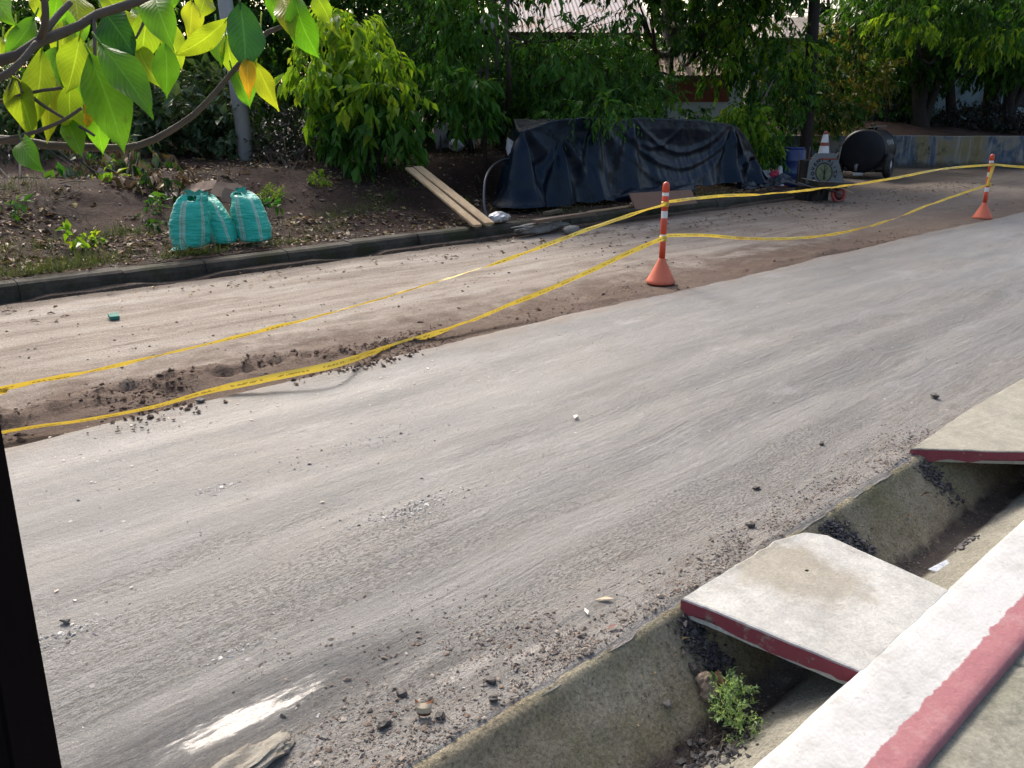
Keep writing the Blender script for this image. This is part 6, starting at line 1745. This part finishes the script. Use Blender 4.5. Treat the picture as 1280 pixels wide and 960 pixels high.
pebbles('chippings', np.stack([Pc[:, 0], Pc[:, 1], road_z(Pc[:, 0], Pc[:, 1])[2] + .001], -1), np.exp(rng.normal(math.log(.0045), .5, len(Pc))).clip(.002, .014), bits_mat('pale_chippings', [(.40, .39, .37), (.55, .54, .52), (.28, .27, .25), (.10, .09, .08), (.48, .46, .43)]), 'pale stone chippings in small patches on the grey road', 'chippings', rng)
nL = 60
Xl = rng.uniform(1.2, 4.6, nL); Yl = rng.uniform(1.2, 1.52, nL); a = rng.uniform(0, 6.3, nL); ln = np.exp(rng.normal(math.log(.022), .4, nL))
V, Q = leaf_arrays(np.stack([Xl, Yl, [drain_height(y) + .012 for y in Yl]], -1), np.stack([np.cos(a), np.sin(a) * .8, -np.sin(a) * .6], -1), np.tile([[0, .5, .8]], (nL, 1)) + rng.normal(0, .2, (nL, 3)), ln, ln * .45, .3, .2)
tag(npmesh('fallen_leaves', V, Q, M['litter'], smooth=False), 'small dry leaves and husks lying in the drain', 'leaf litter', kind='stuff')
# dark asphalt crumbs beside the slabs
P = []
for (pa_, pb_, sp, cnt) in (((850, 775), (905, 840), .035, 420), ((1025, 655), (1085, 690), .04, 520), ((1150, 580), (1195, 625), .04, 330), ((1195, 690), (1218, 672), .02, 90), ((905, 840), (925, 930), .05, 130), ((860, 940), (920, 945), .05, 120)):
    a, b_ = on_drain(*pa_), on_drain(*pb_); t = rng.uniform(0, 1, cnt)[:, None]
    q = a + (b_ - a) * t + rng.normal(0, sp, (cnt, 3)) * [1, .6, 0]
    q[:, 2] = [drain_height(y) + .006 for y in q[:, 1]]; P.append(q)
P = np.concatenate(P)
pebbles('asphalt_crumbs', P, np.exp(rng.normal(math.log(.0085), .5, len(P))).clip(.003, .024), bits_mat('asphalt_bits', [(.018, .018, .02), (.035, .033, .033), (.055, .052, .05), (.025, .022, .024), (.11, .1, .095)], .55), 'dark crumbs of asphalt washed into the drain beside the slabs', 'asphalt crumbs', rng)
# grains on the drain face
n = 5200
X = rng.uniform(1.0, 5.2, n); Y = rng.uniform(1.22, 1.6, n); P = np.stack([X, Y, [drain_height(y) + .004 for y in Y]], -1)
P = P[rng.uniform(0, 1, n) < np.clip(.4 + fbm(X * 3, Y * 3, 305, 4), .08, 1)]
pebbles('sand', P, np.exp(rng.normal(math.log(.0028), .5, len(P))).clip(.001, .011), bits_mat('drain_grains', [(.07, .06, .04), (.12, .10, .07), (.18, .16, .12), (.09, .08, .05), (.26, .23, .18)]), 'sand and small grit stuck to the mossy drain face', 'sand', rng)
# soil clods along the torn asphalt edge
n = 13500
X = np.concatenate([rng.uniform(-1.5, 14, 6500), rng.uniform(-1.5, 4.3, 7000)]); Y = np.concatenate([5.22 + np.abs(rng.normal(0, .30, 6500)), np.where(np.arange(7000) % 3 == 0, 5.45, 5.62) + rng.normal(0, .12, 7000)])
k = rng.uniform(0, 1, n) < np.clip(.32 + 1.5 * fbm(X * .9, Y * 1.3, 306, 4), .03, 1) * np.where(X < 4.3, 1, .55); X, Y = X[k], Y[k]
P = np.stack([X, Y, lane_z(X, Y) + .001], -1)
m_ = Y < 5.26
Sz = np.exp(rng.normal(math.log(.0085), .6, len(X))).clip(.003, .035)
pebbles('soil_clods', P, Sz, M['clod'], 'dark reddish soil clods heaped along the torn asphalt edge', 'soil', rng)
n = 160
X = np.concatenate([rng.normal(1.62, .18, 60), rng.normal(3.1, .3, 100)]); Y = 5.12 - np.abs(np.concatenate([rng.normal(0, .16, 60), rng.normal(0, .08, 100)]))
pebbles('soil_crumbs', np.stack([X, Y, X * 0 + .006], -1), np.exp(rng.normal(math.log(.012), .5, n)).clip(.004, .035), M['clod'], 'brown soil crumbs spilled onto the grey road below the tape', 'soil', rng)
# bits on the dirt lane
n = 4200
X = rng.uniform(-2, 22, n); Y = rng.uniform(5.6, 9.4, n)
k = rng.uniform(0, 1, n) < np.clip(.25 + 1.3 * fbm(X * .6, Y * 1.3, 307, 4), .02, 1); X, Y = X[k], Y[k]
pebbles('dirt_bits', np.stack([X, Y, lane_z(X, Y) + .004], -1), np.exp(rng.normal(math.log(.0085), .5, len(X))).clip(.003, .03), bits_mat('lane_bits', [(.09, .06, .042), (.16, .115, .085), (.26, .21, .165), (.07, .045, .035), (.36, .31, .26)]), 'small stones and dirt crumbs scattered on the dug-out lane', 'dirt', rng)
# leaf litter on the lane by the kerb and over the bank
def litter(name, X, Y, zf, ln, label, mat='litter', fl=.3):
    n = len(X); a = rng.uniform(0, 6.3, n)
    Lr = np.exp(rng.normal(math.log(ln), .4, n)).clip(ln * .4, ln * 2.2)
    V, Q = leaf_arrays(np.stack([X, Y, zf(X, Y) + .012], -1), np.stack([np.cos(a), np.sin(a), rng.normal(0.05, .22, n)], -1), np.stack([rng.normal(0, fl, n), rng.normal(0, fl, n), np.ones(n)], -1), Lr, Lr * rng.uniform(.3, .55, n), .25, .15)
    return tag(npmesh(name, V, Q, M[mat], smooth=False), label, 'leaf litter', kind='stuff')
n = 900
X = np.concatenate([rng.uniform(8, 24, 700), rng.uniform(0, 9, 200)]); Y = np.concatenate([8.9 - np.abs(rng.normal(0, .8, 700)), rng.uniform(8.2, 9.3, 200)])
k = Y > 5.8; X, Y = X[k], Y[k]
litter('fallen_leaves', X, Y, lane_z, .055, 'dry leaves fallen on the dirt lane in front of the far kerb')
n = 26000
X = rng.uniform(-4, 17, n); Y = 9.85 + 6 * rng.uniform(0, 1, n) ** 1.15
k = rng.uniform(0, 1, n) < np.clip(.42 + 1.3 * fbm(X * .9, Y * .9, 310, 4), .04, 1); X, Y = X[k], Y[k]
litter('leaf_litter', X, Y, bank_z, .085, 'dry leaf litter covering the dirt bank behind the far kerb')
n = 5000
X = rng.uniform(-3, 10, n); Y = 9.8 + 3.5 * rng.uniform(0, 1, n) ** 1.3
k = rng.uniform(0, 1, n) < np.clip(.4 + fbm(X * 1.2, Y * 1.2, 311, 4), .05, 1); X, Y = X[k], Y[k]
pebbles('gravel', np.stack([X, Y, bank_z(X, Y) + .005], -1), np.exp(rng.normal(math.log(.014), .6, len(X))).clip(.004, .06), bits_mat('bank_bits', [(.05, .033, .024), (.09, .06, .045), (.16, .13, .11), (.06, .04, .03), (.26, .24, .22)]), 'stones and crumbs of earth on the bank behind the far kerb', 'gravel', rng)
# grass by the kerb
def grass(X, Y, zf, ln, label):
    n = len(X); a = rng.uniform(0, 6.3, n)
    Lr = np.exp(rng.normal(math.log(ln), .35, n))
    d = np.stack([np.cos(a) * .6, np.sin(a) * .6, np.full(n, .75)], -1) + rng.normal(0, .15, (n, 3))
    V, Q = leaf_arrays(np.stack([X, Y, zf(X, Y)], -1), d, np.stack([np.cos(a), np.sin(a), np.full(n, .5)], -1), Lr, np.full(n, .007), .0, .35)
    return tag(npmesh('grass', V, Q, M['grass'], smooth=False), label, 'grass', kind='stuff')
X, Y = [], []
for (px, py, s, c) in ((40, 335, .35, 700), (110, 320, .3, 600), (140, 300, .3, 500), (0, 320, .4, 500), (235, 318, .18, 330), (262, 316, .15, 220), (345, 300, .2, 200), (445, 270, .35, 600), (480, 262, .25, 300), (400, 285, .3, 160), (20, 290, .4, 300), (750, 268, .3, 150), (900, 244, .4, 200), (85, 338, .2, 220)):
    p = g(px, py, .2); c = int(c * .5); X.append(p[0] + rng.normal(0, s, c)); Y.append(np.maximum(9.74, p[1] + rng.normal(0, s * .5, c)))
grass(np.concatenate(X), np.concatenate(Y), lambda X, Y: np.where(Y < 9.8, .15, bank_z(X, Y)), .11, 'short grass growing in tufts along the far kerb and bank')
# rough twigs on the bank
mb = MB(); rr = random.Random(5)
for k in range(150):
    x, y = rr.uniform(0, 11), 9.9 + 4 * rr.random() ** 1.2; a = rr.uniform(0, 6.3); l = rr.uniform(.1, .45)
    z = bz((x, y)) + .02; mb.tube([(x, y, z), (x + math.cos(a) * l * .5, y + math.sin(a) * l * .5, bz((x + math.cos(a) * l * .5, y + math.sin(a) * l * .5)) + .03), (x + math.cos(a) * l, y + math.sin(a) * l, bz((x + math.cos(a) * l, y + math.sin(a) * l)) + .02)], rr.uniform(.003, .008), 5)
tag(mb.build('twigs', M['trunk']), 'dry twigs strewn over the dirt bank', 'twigs', kind='stuff')
